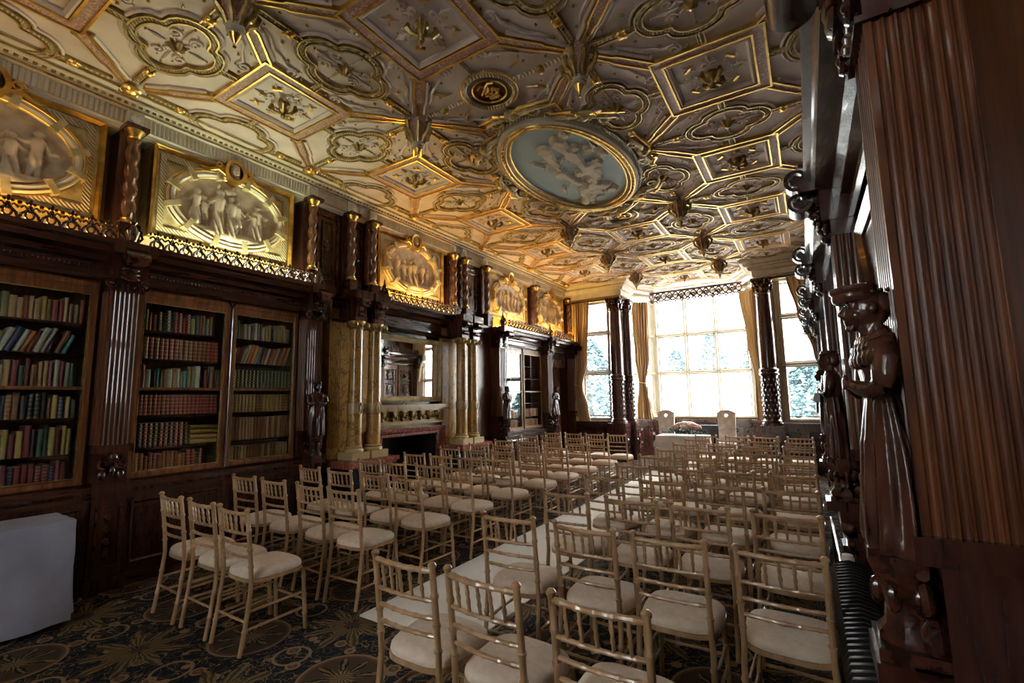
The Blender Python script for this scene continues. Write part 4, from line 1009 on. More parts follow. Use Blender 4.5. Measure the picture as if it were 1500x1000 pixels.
# ================================================================== carved figures on the pilasters
def statue(T, u, w, z0, h, label, kind, facing, seed=0):
    c = T((u, 0, w)); r = root('statue', label, 'statue', (c[0], c[1], z0), 'carved wooden figures on the piers')
    hp = .27; S = Matrix.Translation((c[0], c[1], z0+hp)) @ Matrix.Rotation(facing, 4, 'Z') @ Matrix.Diagonal((h, h, h, 1))
    k = MB(); sx = 1.
    prof = [(.005, .0), (.155, .0), (.165, .03), (.158, .12), (.145, .25), (.128, .38), (.105, .48), (.088, .54), (.080, .565), (.092, .61), (.104, .66), (.106, .71), (.098, .745), (.075, .772), (.045, .79), (.038, .83)]
    if kind != 'lady': prof = [(.005, .0), (.135, .0), (.14, .03), (.135, .2), (.13, .4), (.118, .52), (.112, .60), (.115, .68), (.112, .735), (.085, .772), (.05, .79), (.042, .83)]
    def fold(rr, a, z):
        e = 1+.22*abs(math.sin(a)) if z > .55 else 1.+.06*abs(math.sin(a))
        f = (.065*math.sin(9*a+2*math.sin(5*z+seed))+.04*math.sin(14*a+seed)) if z < .55 else .012*math.sin(16*a)
        return rr*e*(1+f*(1.2 if z < .4 else .7))
    dense = []
    for i in range(len(prof)-1):
        for q in range(3): t = q/3; dense.append((prof[i][0]*(1-t)+prof[i+1][0]*t, prof[i][1]*(1-t)+prof[i+1][1]*t))
    dense.append(prof[-1]); SX = S @ Matrix.Diagonal((.60, 1, 1, 1)); k.lathe(dense, 64, M=SX, fn=fold)
    # head, face, neck
    S = S @ Matrix.Translation((.012, 0, 0)); hd = S @ Matrix.Translation((0, 0, .885)) @ Matrix.Diagonal((1.28, 1.28, 1.22, 1)) @ Matrix.Translation((0, 0, -.885))
    k.tube([(-.006, 0, .75), (.0, 0, .80), (.004, 0, .84)], [.05, .040, .042], 14, M=S)
    k.ball((.002, 0, .892), (.056, .048, .066), 20, M=hd); k.ball((.034, 0, .868), (.030, .034, .040), 14, M=hd)
    k.tube([(.054, 0, .902), (.064, 0, .89), (.074, 0, .874), (.060, 0, .866)], [.006, .009, .011, .009], 8, M=hd); k.ball((.058, 0, .852), (.011, .018, .006), 8, M=hd); k.ball((.056, 0, .843), (.010, .016, .005), 8, M=hd); k.ball((.050, 0, .828), (.016, .018, .012), 8, M=hd)
    for s in (1, -1): k.ball((.050, s*.019, .896), (.009, .011, .006), 8, M=hd); k.tube([(.057, s*.008, .910), (.050, s*.032, .908)], .0055, 6, M=hd); k.ball((.0, s*.049, .885), (.013, .008, .018), 8, M=hd); k.ball((.038, s*.026, .868), (.018, .014, .018), 8, M=hd)
    # arms with hands meeting in front
    S0 = S; S = S @ Matrix.Diagonal((.72, 1, 1, 1))
    for s in (1, -1):
        k.tube([(0, s*.105, .735), (-.005, s*.135, .68), (.01, s*.148, .62), (.025, s*.15, .585)], [.050, .060, .054, .040], 14, M=S)
        k.tube([(.018, s*.15, .590), (.06, s*.12, .572), (.10, s*.06, .585), (.122, s*.025, .597)], [.036, .034, .028, .021], 12, M=S)
        k.ball((.132, s*.016, .602), (.020, .020, .018), 10, M=S)
        for q in range(4): k.tube([(.135, s*.020, .616-.010*q), (.150, s*.006, .616-.010*q), (.148, -s*.012, .612-.010*q)], [.0070, .0065, .0055], 6, M=S)
        k.tube([(.128, s*.012, .622), (.140, s*.004, .634), (.146, -s*.004, .632)], [.008, .007, .006], 6, M=S)
    if kind == 'lady':
        for tier, (rx, ry, z, rr) in enumerate(((.060, .105, .775, .022), (.078, .138, .742, .026), (.088, .158, .705, .026))):
            for q in range(26): a = 2*PI*q/26; k.ball((rx*math.cos(a), ry*math.sin(a), z-.02*math.cos(a)), (rr*.8, rr*.8, rr*1.15), 8, M=S)
        k.tube([(.074*math.cos(a), .094*math.sin(a), .562) for a in [2*PI*q/24 for q in range(24)]], .010, 6, True, M=S)
    body = build('figure', k, 'statue_wood', r)
    rm = body.modifiers.new('remesh', 'REMESH'); rm.mode = 'VOXEL'; rm.voxel_size = .0042 if kind == 'lady' else .006; rm.use_smooth_shade = True
    sm = body.modifiers.new('smooth', 'SMOOTH'); sm.factor = .4; sm.iterations = 1
    k = MB()
    if kind == 'lady':
        k.lathe([(.050, .918), (.056, .924), (.059, .938), (.057, .946), (.063, .956), (.061, .966), (.045, .972), (.012, .974)], 28, M=hd @ Matrix.Translation((-.012, 0, -.004)) @ Matrix.Rotation(.05, 4, 'Y'), fn=lambda rr, a, z: rr*(1+(.05*math.sin(9*a) if z > .96 else 0)))
        for q in range(18): a = 2*PI*q/18; k.ball((-.010+.060*math.cos(a), .058*math.sin(a), .936-.004*math.cos(a)), .0075, 8, M=hd)
        k.ball((-.026, 0, .900), (.036, .046, .045), 14, M=hd)
        build('headdress', k, 'statue_wood', r, True)
    else:
        k.lathe([(.05, .925), (.066, .933), (.068, .942), (.058, .95), (.054, .968), (.015, .973)], 20, M=hd @ Matrix.Translation((-.006, 0, -.012))); k.ball((-.025, 0, .885), (.046, .054, .06), 12, M=hd); build('cap', k, 'statue_wood', r, True)
        k = MB(); k.tube([(.075, -.07, .74), (.10, -.05, .62), (.125, -.05, .48), (.14, -.06, .32)], [.03, .028, .03, .02], 8, M=S); k.box(.13, .19, -.04, .04, .50, .585, M=S); build('book_and_drapery', k, 'statue_wood', r, True)
    k = MB(); cz = z0
    k.box(c[0]-.075, c[0]+.075, c[1]-.09, c[1]+.09, cz, cz+.03); k.lathe([(.07, .03), (.07, .05), (.05, .075), (.045, .12), (.055, .17), (.068, .20), (.078, .225), (.078, .27)], 14, c=(c[0], c[1], cz), fn=lambda rr, a, z: rr*(1+.05*math.cos(7*a)))
    for q in range(6): a = q*PI/3; k.ball((c[0]+.058*math.cos(a), c[1]+.058*math.sin(a), cz+.15), (.02, .02, .04), 8)
    build('plinth', k, 'carved_wood', r, True)
def statue_bracket(T, wall, u):
    k = MB(T); ub(k, u-.11, u+.11, .87, .93, .3, .70 if u != 1.73 else .648); ub(k, u-.09, u+.09, .80, .87, .3, .63); o = build('statue_bracket', k, 'mahogany', wall)
    k = MB(T)
    for q in range(5): k.ball((u, .75-q*.10, .575-q*.02), (.065-.008*q, .07, .06-.01*q), 8)
    build('bracket_carving', k, 'carved_wood', o, True)
for T, wall, u in ((TL, wall_left, 3.815), (TL, wall_left, 8.31), (TL, wall_left, 10.48), (TR, wall_right, 1.73), (TR, wall_right, 3.90), (TR, wall_right, 6.05)): statue_bracket(T, wall, u)
statue(TL, 3.815, .62, .93, .70, 'small carved figure in long robe beside the two-door bookcase', 'scholar', -.3, 1)
statue(TL, 8.31, .62, .93, .70, 'small carved figure in a cap beside the window-reflecting bookcase', 'scholar', -.2, 2)
statue(TL, 10.48, .65, .93, .70, 'small carved robed figure beside the carved door', 'lady', -.2, 5)
statue(TR, 1.73, .565, .93, .76, 'carved wooden lady in pleated gown and beaded headdress on fluted pier', 'lady', PI+.10, 3)
statue(TR, 3.90, .60, .93, .74, 'carved wooden scholar in a flat cap behind the gowned lady', 'scholar', PI-.1, 4)
statue(TR, 6.05, .60, .93, .70, 'carved wooden figure in a cap, farthest along the radiator wall', 'scholar', PI, 6)

# ================================================================== right wall
for a, b in ((-.60, -.34), (1.60, 1.86), (3.78, 4.02), (5.93, 6.17), (8.08, 8.32), (10.2, 10.44), (11.9, 12.14)): pilaster(TR, wall_right, a, b, 6, 7 if a == 1.60 else 5, wback=.30)
for u in (3.9, 6.05, 8.2, 10.32):   # large ring scrolls standing out from the cornice
    console(TR, u, .10, 3.17, .70, .10, wall_right, 'carved_wood', False)
    k = MB(TR); k.lathe([(.05, .55), (.07, .58), (.06, .68)], 10, c=(u, 3.0, 0)); 
    for q in range(5): k.ball((u, 2.95-q*.06, .62-q*.02), (.05, .04, .05), 8)
    build('cornice_carving', k, 'carved_wood', wall_right, True)
k = MB(TR); ub(k, -2.8, 1.60, .92, 2.80, 0, .316); p = build('plain_panelling', k, 'pier_wood', wall_right)
k = MB(TR); ub(k, 1.86, 3.78, .92, 2.80, 0, .24); p = build('plain_panelling', k, 'mahogany', wall_right)
k = MB(TR)
for a, b in ((1.88, 2.0), (3.64, 3.76)):
    for q in range(4): k.tube([(a+.015+q*.03, .95, .25), (a+.015+q*.03, 2.78, .25)], .014, 6)
ub(k, 1.86, 3.78, 2.66, 2.80, .2, .30); ub(k, 1.86, 3.78, .92, 1.02, .2, .30); build('reeded_border', k, 'pier_wood', p, True)
for a, b in ((-.34, 1.60), (1.86, 3.78)):
    r = root('wall_cupboard', 'low mahogany cupboard under the framed painting' if a > 0 else 'low mahogany cupboard beside the near fluted pier', 'cupboard', P3(TR, (a+b)/2, 0, .2)); base_cabinet(TR, r, a, b, 4); entablature(TR, r, a, b)
for i, (a, b) in enumerate(((4.02, 5.93), (6.17, 8.08), (8.32, 10.2), (10.44, 11.9))):
    r = root('wall_cabinet', ['tall panelled mahogany cabinet beside the scholar statue', 'tall panelled mahogany cabinet past the farthest statue', 'tall panelled mahogany cabinet facing the reflecting bookcase', 'tall panelled mahogany cabinet beside the red window curtain'][i], 'cabinet', P3(TR, (a+b)/2, 0, .2))
    k = MB(TR); ub(k, a, b, .91, 2.80, 0, .33); build('carcass', k, 'mahogany', r)
    n = 2; s = (b-a)/n
    for q in range(n):
        u0, u1 = a+s*q+.02, a+s*(q+1)-.02; d = door(TR, r, u0, u1, m='pier_wood', glass=False)
        for j in range(4):
            k = MB(TR); v0 = 1.02+j*.42; k.sweep([(u0+.12, v0), (u0+.12, v0+.34), (u1-.12, v0+.34), (u1-.12, v0)], [(0, .33), (0, .36), (-.02, .365), (-.05, .34), (-.05, .33)], True); k.lathe([(.06, .33), (.12, .345), (.05, .37), (.0, .375)], 8, c=((u0+u1)/2, v0+.17, 0)); build('carved_panel', k, 'carved_wood', d)
    base_cabinet(TR, r, a, b, 4); entablature(TR, r, a, b); cresting(TR, r, a, b)
k = MB(TR); ub(k, -2.8, 12.15, 3.14, 4.42, 0, .22); p = build('upper_panelling', k, 'mahogany', wall_right)
k = MB(TR); ub(k, -2.8, 12.15, 3.14, 3.26, .2, .42); ub(k, -2.8, 12.15, 4.25, 4.42, .2, .32); build('upper_mouldings', k, 'mahogany_long', p)
# framed painting, tipped forward at the top
PT = root('framed_painting', 'dark landscape painting in narrow dark frame on the right-hand wall', 'painting', P3(TR, 2.82, 1.35, .27))
M = Matrix.Translation(P3(TR, 2.82, 1.35, .27)) @ Matrix.Rotation(-.085, 4, 'Y')
k = MB(lambda p: tuple(M @ Vector((-p[2], p[0], p[1])))); k.sweep([(-.70, 0), (-.70, 1.30), (.70, 1.30), (.70, 0)], [(0, 0), (0, .045), (-.03, .055), (-.075, .03), (-.085, .012), (-.085, 0)], True); build('frame', k, 'mahogany', PT)
k = MB(lambda p: tuple(M @ Vector((-p[2], p[0], p[1])))); k.box(-.62, .62, .08, 1.22, .004, .014); build('canvas', k, 'painting', PT)
# radiator
RD = root('column_radiator', 'black cast-iron column radiator with white valve along the chairs', 'radiator', (.125, 2.55, 0))
g = MB()
for x in (-.07, 0, .07):
    g.tube([(x, 0, .07), (x, 0, .60)], .021, 8)
g.tube([(-.075, 0, .60), (-.06, 0, .635), (0, 0, .65), (.06, 0, .635), (.075, 0, .60)], .024, 8); g.tube([(-.08, 0, .10), (.08, 0, .10)], .024, 8)
me_sec = proto(g, 'radiator_section', 'iron', True)
n = 34
for q in range(n): inst('radiator_section', me_sec, RD, (.125, 1.72+q*.052, 0))
k = MB(); k.tube([(.125, 1.70, .60), (.125, 1.74+n*.052, .60)], .02, 8); k.tube([(.125, 1.70, .10), (.125, 1.80+n*.052, .10)], .02, 8)
for y in (1.74, 1.72+(n-1)*.052): k.box(.05, .08, y-.02, y+.02, 0, .09); k.box(.17, .20, y-.02, y+.02, 0, .09)
build('header_pipe', k, 'iron', RD, True)
yv = 1.80+n*.052
k = MB(); k.tube([(.125, yv, .10), (.125, yv+.03, .14), (.125, yv+.03, .56)], .014, 8); k.tube([(.125, yv+.03, .56), (.09, yv+.06, .60), (.08, yv+1.2, .62), (.08, yv+1.25, .05)], .010, 8); build('valve_pipe', k, 'chrome', RD, True)
k = MB(); k.lathe([(.026, .56), (.032, .57), (.034, .64), (.028, .66)], 16, c=(.125, yv+.03, 0)); build('valve_cap', k, 'white_plastic', RD, True)

# ================================================================== window wall
def bay_column(x, y, R, label, full=True):
    r = root('bay_column', label, 'column', (x, y, 0), 'wooden columns of the bay')
    k = MB(); s = R*1.45; k.box(x-s, x+s, y-s, y+s, 0, .10); k.box(x-s*.92, x+s*.92, y-s*.92, y+s*.92, .10, .86); k.box(x-s, x+s, y-s, y+s, .86, .95); p = build('pedestal', k, 'mahogany', r)
    for dx, dy in ((0, -1), (1, 0), (-1, 0)):
        k = MB(lambda q: (x+dx*(s*.92+q[2])+abs(dy)*q[0], y+dy*(s*.92+q[2])+abs(dx)*q[0], q[1])); k.sweep([(-s*.6, .2), (-s*.6, .78), (s*.6, .78), (s*.6, .2)], [(0, -.01), (0, .02), (-.03, .02), (-.03, -.01)], True); k.lathe([(.03, -.01), (s*.3, .0), (s*.15, .025), (0, .03)], 8, c=(0, .5, 0)); build('pedestal_panel', k, 'carved_wood', p)
    k = MB(); k.lathe([(R*1.28, .95), (R*1.32, .98), (R*1.25, 1.01), (R*1.08, 1.02), (R*1.15, 1.05), (R*1.0, 1.08), (R, 1.10), (R, 2.02), (R*1.05, 2.04), (R*1.0, 2.06)], 28, c=(x, y, 0)); build('lower_drum', k, 'mahogany', r, True)
    k = MB()
    for j in range(8):
        for i in range(14):
            a = 2*PI*(i+.5*(j % 2))/14; k.ball((x+R*1.01*math.cos(a), y+R*1.01*math.sin(a), 1.16+j*.113), (.024, .024, .038), 6)
    b = build('drum_carving', k, 'carved_wood', r, True)
    k = MB(); k.lathe([(R*1.0, 2.04), (R*1.22, 2.06), (R*1.25, 2.09), (R*1.1, 2.12), (R*1.18, 2.15), (R*1.22, 2.18), (R*.98, 2.22)], 28, c=(x, y, 0)); build('ring', k, 'mahogany', r, True)
    k = MB(); k.lathe([(R*.98, 2.20), (R*.97, 3.0), (R*.86, 3.90)], 28, c=(x, y, 0)); build('shaft', k, 'mahogany', r, True)
    k = MB(); k.lathe([(R*.86, 3.88), (R*.98, 3.90), (R*.88, 3.93), (R*.92, 4.1), (R*1.15, 4.2)], 24, c=(x, y, 0))
    for j in range(2):
        for i in range(8):
            a = 2*PI*(i+.5*j)/8; rr = R*(.95+.1*j); z = 3.96+.12*j
            k.tube([(x+rr*math.cos(a), y+rr*math.sin(a), z), (x+rr*1.08*math.cos(a), y+rr*1.08*math.sin(a), z+.09), (x+rr*1.32*math.cos(a), y+rr*1.32*math.sin(a), z+.14), (x+rr*1.38*math.cos(a), y+rr*1.38*math.sin(a), z+.11)], [.035, .04, .028, .012], 6)
    for i in range(4): a = PI/4+i*PI/2; k.ball((x+R*1.45*math.cos(a), y+R*1.45*math.sin(a), 4.17), (.045, .045, .045), 8)
    k.box(x-R*1.3, x+R*1.3, y-R*1.3, y+R*1.3, 4.205, 4.245)
    build('capital', k, 'carved_wood', r, True)
bay_column(-4.22, 11.98, .165, 'dark round column with carved drum between side window and bay')
bay_column(-4.055, 12.42, .12, 'slimmer dark column behind the round one at the bay')
bay_column(-.71, 11.98, .165, 'dark round column with carved drum beside the right-hand window')
# dado
def dado(path, parent, n_seg):
    for (a, b), n in zip(zip(path[:-1], path[1:]), n_seg):
        av, bv = Vector((*a, 0)), Vector((*b, 0)); d = (bv-av).normalized(); L = (bv-av).length; nn = Vector((d.y, -d.x, 0)); T = lambda p: tuple(av+d*p[0]+nn*p[2]+Vector((0, 0, p[1])))
        k = MB(T); ub(k, 0, L, 0, .95, 0, .08); ub(k, 0, L, 0, .14, 0, .13); ub(k, 0, L, .88, .92, 0, .13); ub(k, -.02, L+.02, .92, .99, -.02, .19); o = build('dado', k, 'mahogany', parent); s = L/n
        for q in range(n):
            u0, u1 = q*s+.05, (q+1)*s-.05; k = MB(T); k.sweep([(u0, .2), (u0, .82), (u1, .82), (u1, .2)], [(0, .07), (0, .105), (-.03, .105), (-.045, .085), (-.045, .07)], True); k.lathe([(.03, .08), (min(.12, s*.25), .085), (.05, .105), (0, .11)], 8, c=((u0+u1)/2, .51, 0))
            for sx in (1, -1):
                for sy in (1, -1): k.ball(((u0+u1)/2+sx*s*.18, .51+sy*.18, .08), (.045, .06, .02), 6)
            build('dado_panel', k, 'carved_wood', o, True)
dado([(-5.9, 12.2), (-4.42, 12.2)], wall_back, [3]); dado([(-.54, 12.2), (.70, 12.2)], wall_back, [3])
dado([(-4.30, 12.65), (-4.30, 12.9), (-3.72, 14.02), (-1.24, 14.02), (-.66, 12.9), (-.66, 12.65)], bpy.data.objects['wall_bay'], [1, 2, 4, 2, 1])
# pierced valance over the bay window
VA = root('pierced_valance', 'pierced dark wooden valance of scrolling circles over the bay window', 'valance', (-2.48, 13.6, 4.20))
k = MB(); k.box(-3.70, -1.26, 13.50, 13.54, 4.55, 4.60); k.box(-3.70, -1.26, 13.505, 13.535, 4.335, 4.36); build('rail', k, 'mahogany_long', VA)
n = 15; s = 2.44/n
for q in range(n):
    x = -3.70+s*(q+.5); k = MB(); k.tube([(px, 13.52, pz) for px, pz in ellipse(x, 4.455, s*.44, .085, 18)], .022, 6, True)
    if q % 2: k.tube([(px, 13.52, pz) for px, pz in spiral(x, 4.44, .045, .012, PI/2, 1.2, 14)], .018, 5)
    build('scroll_ring', k, 'carved_wood', VA, True)
    k = MB(); k.tube([(x-s/2, 13.52, 4.35), (x-s/4, 13.52, 4.315), (x, 13.52, 4.29), (x+s/4, 13.52, 4.315), (x+s/2, 13.52, 4.35)], .022, 6); k.ball((x, 13.52, 4.27), .024, 6); build('scallop', k, 'carved_wood', VA, True)
# curtains
def curtain(label, a, b, rows, nf, tie=None, amp=.055, m='curtain'):
    """rows: (z, start fraction, end fraction) along a->b"""
    a = Vector(a); b = Vector(b); d = (b-a).normalized(); n = Vector((d.y, -d.x)); L = (b-a).length
    r = root('curtain', label, 'curtain', (*((a+b)/2), rows[-1][0]))
    nu, nv = nf*10, 60; vs = []; uvs = []
    for j in range(nv+1):
        t = j/nv; z = rows[0][0]+(rows[-1][0]-rows[0][0])*t
        for q in range(len(rows)-1):
            if rows[q][0] >= z >= rows[q+1][0]-1e-6:
                f = (rows[q][0]-z)/(rows[q][0]-rows[q+1][0]); f = f*f*(3-2*f); s0 = rows[q][1]+(rows[q+1][1]-rows[q][1])*f; s1 = rows[q][2]+(rows[q+1][2]-rows[q][2])*f; break
        tight = (s1-s0)/max(rows[0][2]-rows[0][1], .01)
        for i in range(nu+1):
            u = i/nu; p = a+d*L*(s0+(s1-s0)*u)+n*(amp*(1.25-.45*min(tight, 1.))*math.sin(2*PI*nf*u+.6*math.sin(3*t))+.3*amp*math.sin(2*PI*nf*2.3*u+4*t)); vs.append((p.x, p.y, z)); uvs.append((u, t))
    k = MB(); fs = [(j*(nu+1)+i, j*(nu+1)+i+1, (j+1)*(nu+1)+i+1, (j+1)*(nu+1)+i) for j in range(nv) for i in range(nu)]; k.add(vs, fs)
    o = build('drape', k, m, r, True, norm=False); ul = o.data.uv_layers.new(name='uv')
    for li, lp in enumerate(o.data.loops): ul.data[li].uv = uvs[lp.vertex_index]
    so = o.modifiers.new('cloth', 'SOLIDIFY'); so.thickness = .006
    if tie:
        z, s0, s1 = tie; A = a+d*L*s0; B = a+d*L*s1; k = MB(); k.tube([(A.x+n.x*.06, A.y+n.y*.06, z+.10), ((A.x+B.x)/2+n.x*.09, (A.y+B.y)/2+n.y*.09, z), (B.x+n.x*.06, B.y+n.y*.06, z-.02)], .014, 8)
        k.lathe([(.004, -.30), (.03, -.28), (.022, -.1), (.012, -.06), (.02, -.03), (.008, 0)], 10, c=(B.x+n.x*.08, B.y+n.y*.08, z-.02)); build('tie_cord', k, 'cord_gold', r, True)
curtain('striped gold curtain at the corner of the relief wall', (-5.55, 11.98), (-4.75, 11.98), [(4.22, .12, .74), (2.6, .10, .62), (1.95, .10, .42), (1.3, .14, .60), (.99, .16, .66)], 6, (1.95, .05, .44))
curtain('striped gold curtain beside the paired columns of the bay', (-4.12, 12.92), (-3.52, 13.42), [(4.30, .05, .72), (2.7, .10, .66), (2.0, .22, .48), (1.3, .12, .66), (1.0, .10, .72)], 6, (2.0, .02, .50))
curtain('striped gold curtain on the radiator-wall side of the bay', (-.84, 12.92), (-1.44, 13.42), [(4.30, .05, .82), (2.9, .08, .58), (2.0, .08, .34), (1.3, .06, .36), (1.0, .06, .36)], 6, (2.0, .0, .36))
curtain('reddish curtain swept to the edge of the right-hand window', (.60, 11.98), (-.25, 11.98), [(4.22, .10, .98), (3.4, .10, .80), (2.5, .10, .52), (1.9, .10, .34), (1.0, .10, .40)], 6, (1.9, .02, .36))
for a, b, y in ((-5.5, -4.35, 12.0), (-.55, .65, 12.0)):
    k = MB(); k.tube([(a, y, 4.235), (b, y, 4.235)], .018, 8); build('curtain_rod', k, 'gold_dull', wall_back, True)
# bay radiator
BR = root('bay_radiator', 'low black radiator under the bay window behind the thrones', 'radiator', (-2.48, 13.75, 0)); 
for q in range(26): inst('radiator_section', me_sec, BR, (-3.1+q*.05, 13.72, 0), 0, (1, 1, 1.25))
# ================================================================== thrones, flower table
def throne(x, y, label):
    r = root('throne_chair', label, 'chair', (x, y, 0), 'pale high-backed ceremony chairs'); w, t = .19, .045
    T = lambda p: (x+p[0], y+p[2], p[1])
    # tall back with arched top and a round opening
    outer = [(-w*1.05, .05), (-w, .75), (-w*1.12, 1.20)]+[(-w*1.12+2.24*w*q/10, 1.20+.075*math.sin(PI*q/10)) for q in range(1, 10)]+[(w*1.12, 1.20), (w, .75), (w*1.05, .05)]
    k = MB(T); N = 40; ci = [(.042*math.cos(2*PI*q/N), 1.13+.042*math.sin(2*PI*q/N)) for q in range(N)]
    # ring of quads from opening to outline
    def ray_out(a):
        c = Vector((0, 1.13)); dvec = Vector((math.cos(a), math.sin(a))); best = 9
        for i in range(len(outer)):
            p, q_ = Vector(outer[i]), Vector(outer[(i+1) % len(outer)]); e = q_-p; den = dvec.x*e.y-dvec.y*e.x
            if abs(den) < 1e-9: continue
            tt = ((p.x-c.x)*e.y-(p.y-c.y)*e.x)/den; ss = ((p.x-c.x)*dvec.y-(p.y-c.y)*dvec.x)/den
            if tt > 0 and -1e-6 <= ss <= 1+1e-6: best = min(best, tt)
        return tuple(c+dvec*best)
    ou = [ray_out(2*PI*q/N) for q in range(N)]; vs = []; fs = []
    for z in (-t, t): vs += [(p[0], p[1], z) for p in ci]+[(p[0], p[1], z) for p in ou]
    for q in range(N):
        j = (q+1) % N; fs += [(q, j, N+j, N+q), (2*N+q, 3*N+q, 3*N+j, 2*N+j), (q, 2*N+q, 2*N+j, j), (N+q, N+j, 3*N+j, 3*N+q)]
    k.add(vs, fs); b = build('backrest', k, 'throne_fabric', r)
    k = MB(); k.box(x-.22, x+.22, y-.52, y-.03, .38, .48); k.box(x-.20, x+.20, y-.50, y-.05, .48, .52); build('seat', k, 'ivory_cloth', r)
    for sx in (1, -1):
        for yy in (-.48, -.07): k = MB(); k.lathe([(.025, 0), (.022, .2), (.03, .38)], 8, c=(x+sx*.19, y+yy, 0)); build('leg', k, 'limewash', r, True)
throne(-3.18, 12.62, 'pale high-backed chair with round hole, behind the flowers')
throne(-1.74, 12.62, 'pale high-backed chair with round hole, standing clear of the flowers')
TB = root('ceremony_table', 'small table under pale cloth carrying the rose arrangement', 'table', (-2.55, 11.45, 0))
k = MB(); k.box(-3.05, -2.0, 11.15, 11.75, .68, .72); build('table_top', k, 'oak_frame', TB)
for x in (-3.0, -2.05):
    for y in (11.2, 11.7): k = MB(); k.box(x-.025, x+.025, y-.025, y+.025, 0, .68); build('leg', k, 'oak_frame', TB)
def cloth(mb, x0, x1, y0, y1, ztop, zhem, amp=.02, nf=18, flare=.03):
    pts = []; n = 36
    for (a, b) in (((x0, y0), (x1, y0)), ((x1, y0), (x1, y1)), ((x1, y1), (x0, y1)), ((x0, y1), (x0, y0))):
        d = Vector((b[0]-a[0], b[1]-a[1])).normalized(); nx, ny = d.y, -d.x
        for q in range(n): t = q/n; e = max(0, 1-q/4)-max(0, 1-(n-q)/4); pts.append((a[0]+(b[0]-a[0])*t, a[1]+(b[1]-a[1])*t, nx-d.x*max(0, 1-q/4), ny-d.y*max(0, 1-q/4)))
    m = len(pts); vs = []; fs = []; rows = 12
    for j in range(rows+1):
        f = j/rows
        for i, (px, py, nx, ny) in enumerate(pts):
            t = i/m; s = flare*f+amp*f**.8*math.sin(2*PI*nf*t+.8*math.sin(9*t*PI))+.45*amp*f*math.sin(2*PI*nf*1.73*t+1+1.5*f)+.004*math.sin(23*t*PI+9*f)
            vs.append((px+nx*s, py+ny*s, ztop+(zhem-ztop)*f-(.004 if j == 0 else 0)+.01*math.sin(2*PI*nf*t)*f))
    for j in range(rows):
        for i in range(m): i2 = (i+1) % m; fs.append((j*m+i, j*m+i2, (j+1)*m+i2, (j+1)*m+i))
    fs.append(tuple(range(m))); mb.add(vs, fs)
k = MB(); cloth(k, -3.07, -1.98, 11.13, 11.77, .728, .02, .012, 22); c_ = build('tablecloth', k, 'ivory_cloth', None, True, norm=False); tag(c_, 'ivory cloth hanging to the floor over the flower table', 'tablecloth')
FL = root('flower_arrangement', 'low arrangement of pink and white roses with trailing green leaves', 'flowers', (-2.50, 11.42, .728))
rn = random.Random(5)
g = MB(); g.ball((0, 0, 0), (.045, .045, .038), 10)
for q in range(10): a = q*.628*1.5; rr = .025+.002*q; g.ball((rr*math.cos(a), rr*math.sin(a), .012-.002*q), (.024, .024, .028), 6)
me_rose = proto(g, 'rose', 'petal_pink', True)
k = MB()
for q in range(420):
    a = rn.uniform(0, 2*PI); rr = rn.random()**.5; x = -2.50+rr*.46*math.cos(a); y = 11.42+rr*.2*math.sin(a); z = .775+.18*(1-rr*rr)*rn.random()
    M = Matrix.Translation((x, y, z)) @ Matrix.Rotation(a, 4, 'Z') @ Matrix.Rotation(rn.uniform(-.9, .4), 4, 'Y')
    k.add([(0, 0, 0), (.035, .018, .008), (.085, 0, 0), (.035, -.018, .008)], [(0, 1, 2, 3)], M)
build('leaves', k, 'leaf', FL, norm=False)['kind'] = 'stuff'
for q in range(30):
    a = rn.uniform(0, 2*PI); rr = rn.random()**.6*.8; x = -2.44+rr*.34*math.cos(a); y = 11.42+rr*.15*math.sin(a); inst('rose', me_rose, FL, (x, y, .83+.16*(1-rr*rr)), rn.uniform(0, 6), (1.55, 1.55, 1.5), m='petal_pink' if q % 5 < 2 else 'petal_white')

# ================================================================== runner, clothed side table
k = MB(); k.box(-3.03, -2.04, 2.60, 10.6, .0, .012); tag(build('carpet_runner', k, 'runner_cloth'), 'long cream carpet runner down the aisle between the chairs', 'runner')
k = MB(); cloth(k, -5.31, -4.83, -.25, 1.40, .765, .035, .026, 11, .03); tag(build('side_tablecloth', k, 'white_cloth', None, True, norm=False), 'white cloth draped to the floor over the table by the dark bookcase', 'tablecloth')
ST = root('side_table', 'plain table hidden beneath the white cloth by the dark bookcase', 'table', (-5.11, .57, 0))
k = MB(); k.box(-5.295, -4.845, -.235, 1.385, .73, .758); build('table_top', k, 'oak_frame', ST)
for x in (-5.26, -4.88):
    for y in (-.2, 1.35): k = MB(); k.box(x-.025, x+.025, y-.025, y+.025, 0, .73); build('leg', k, 'oak_frame', ST)

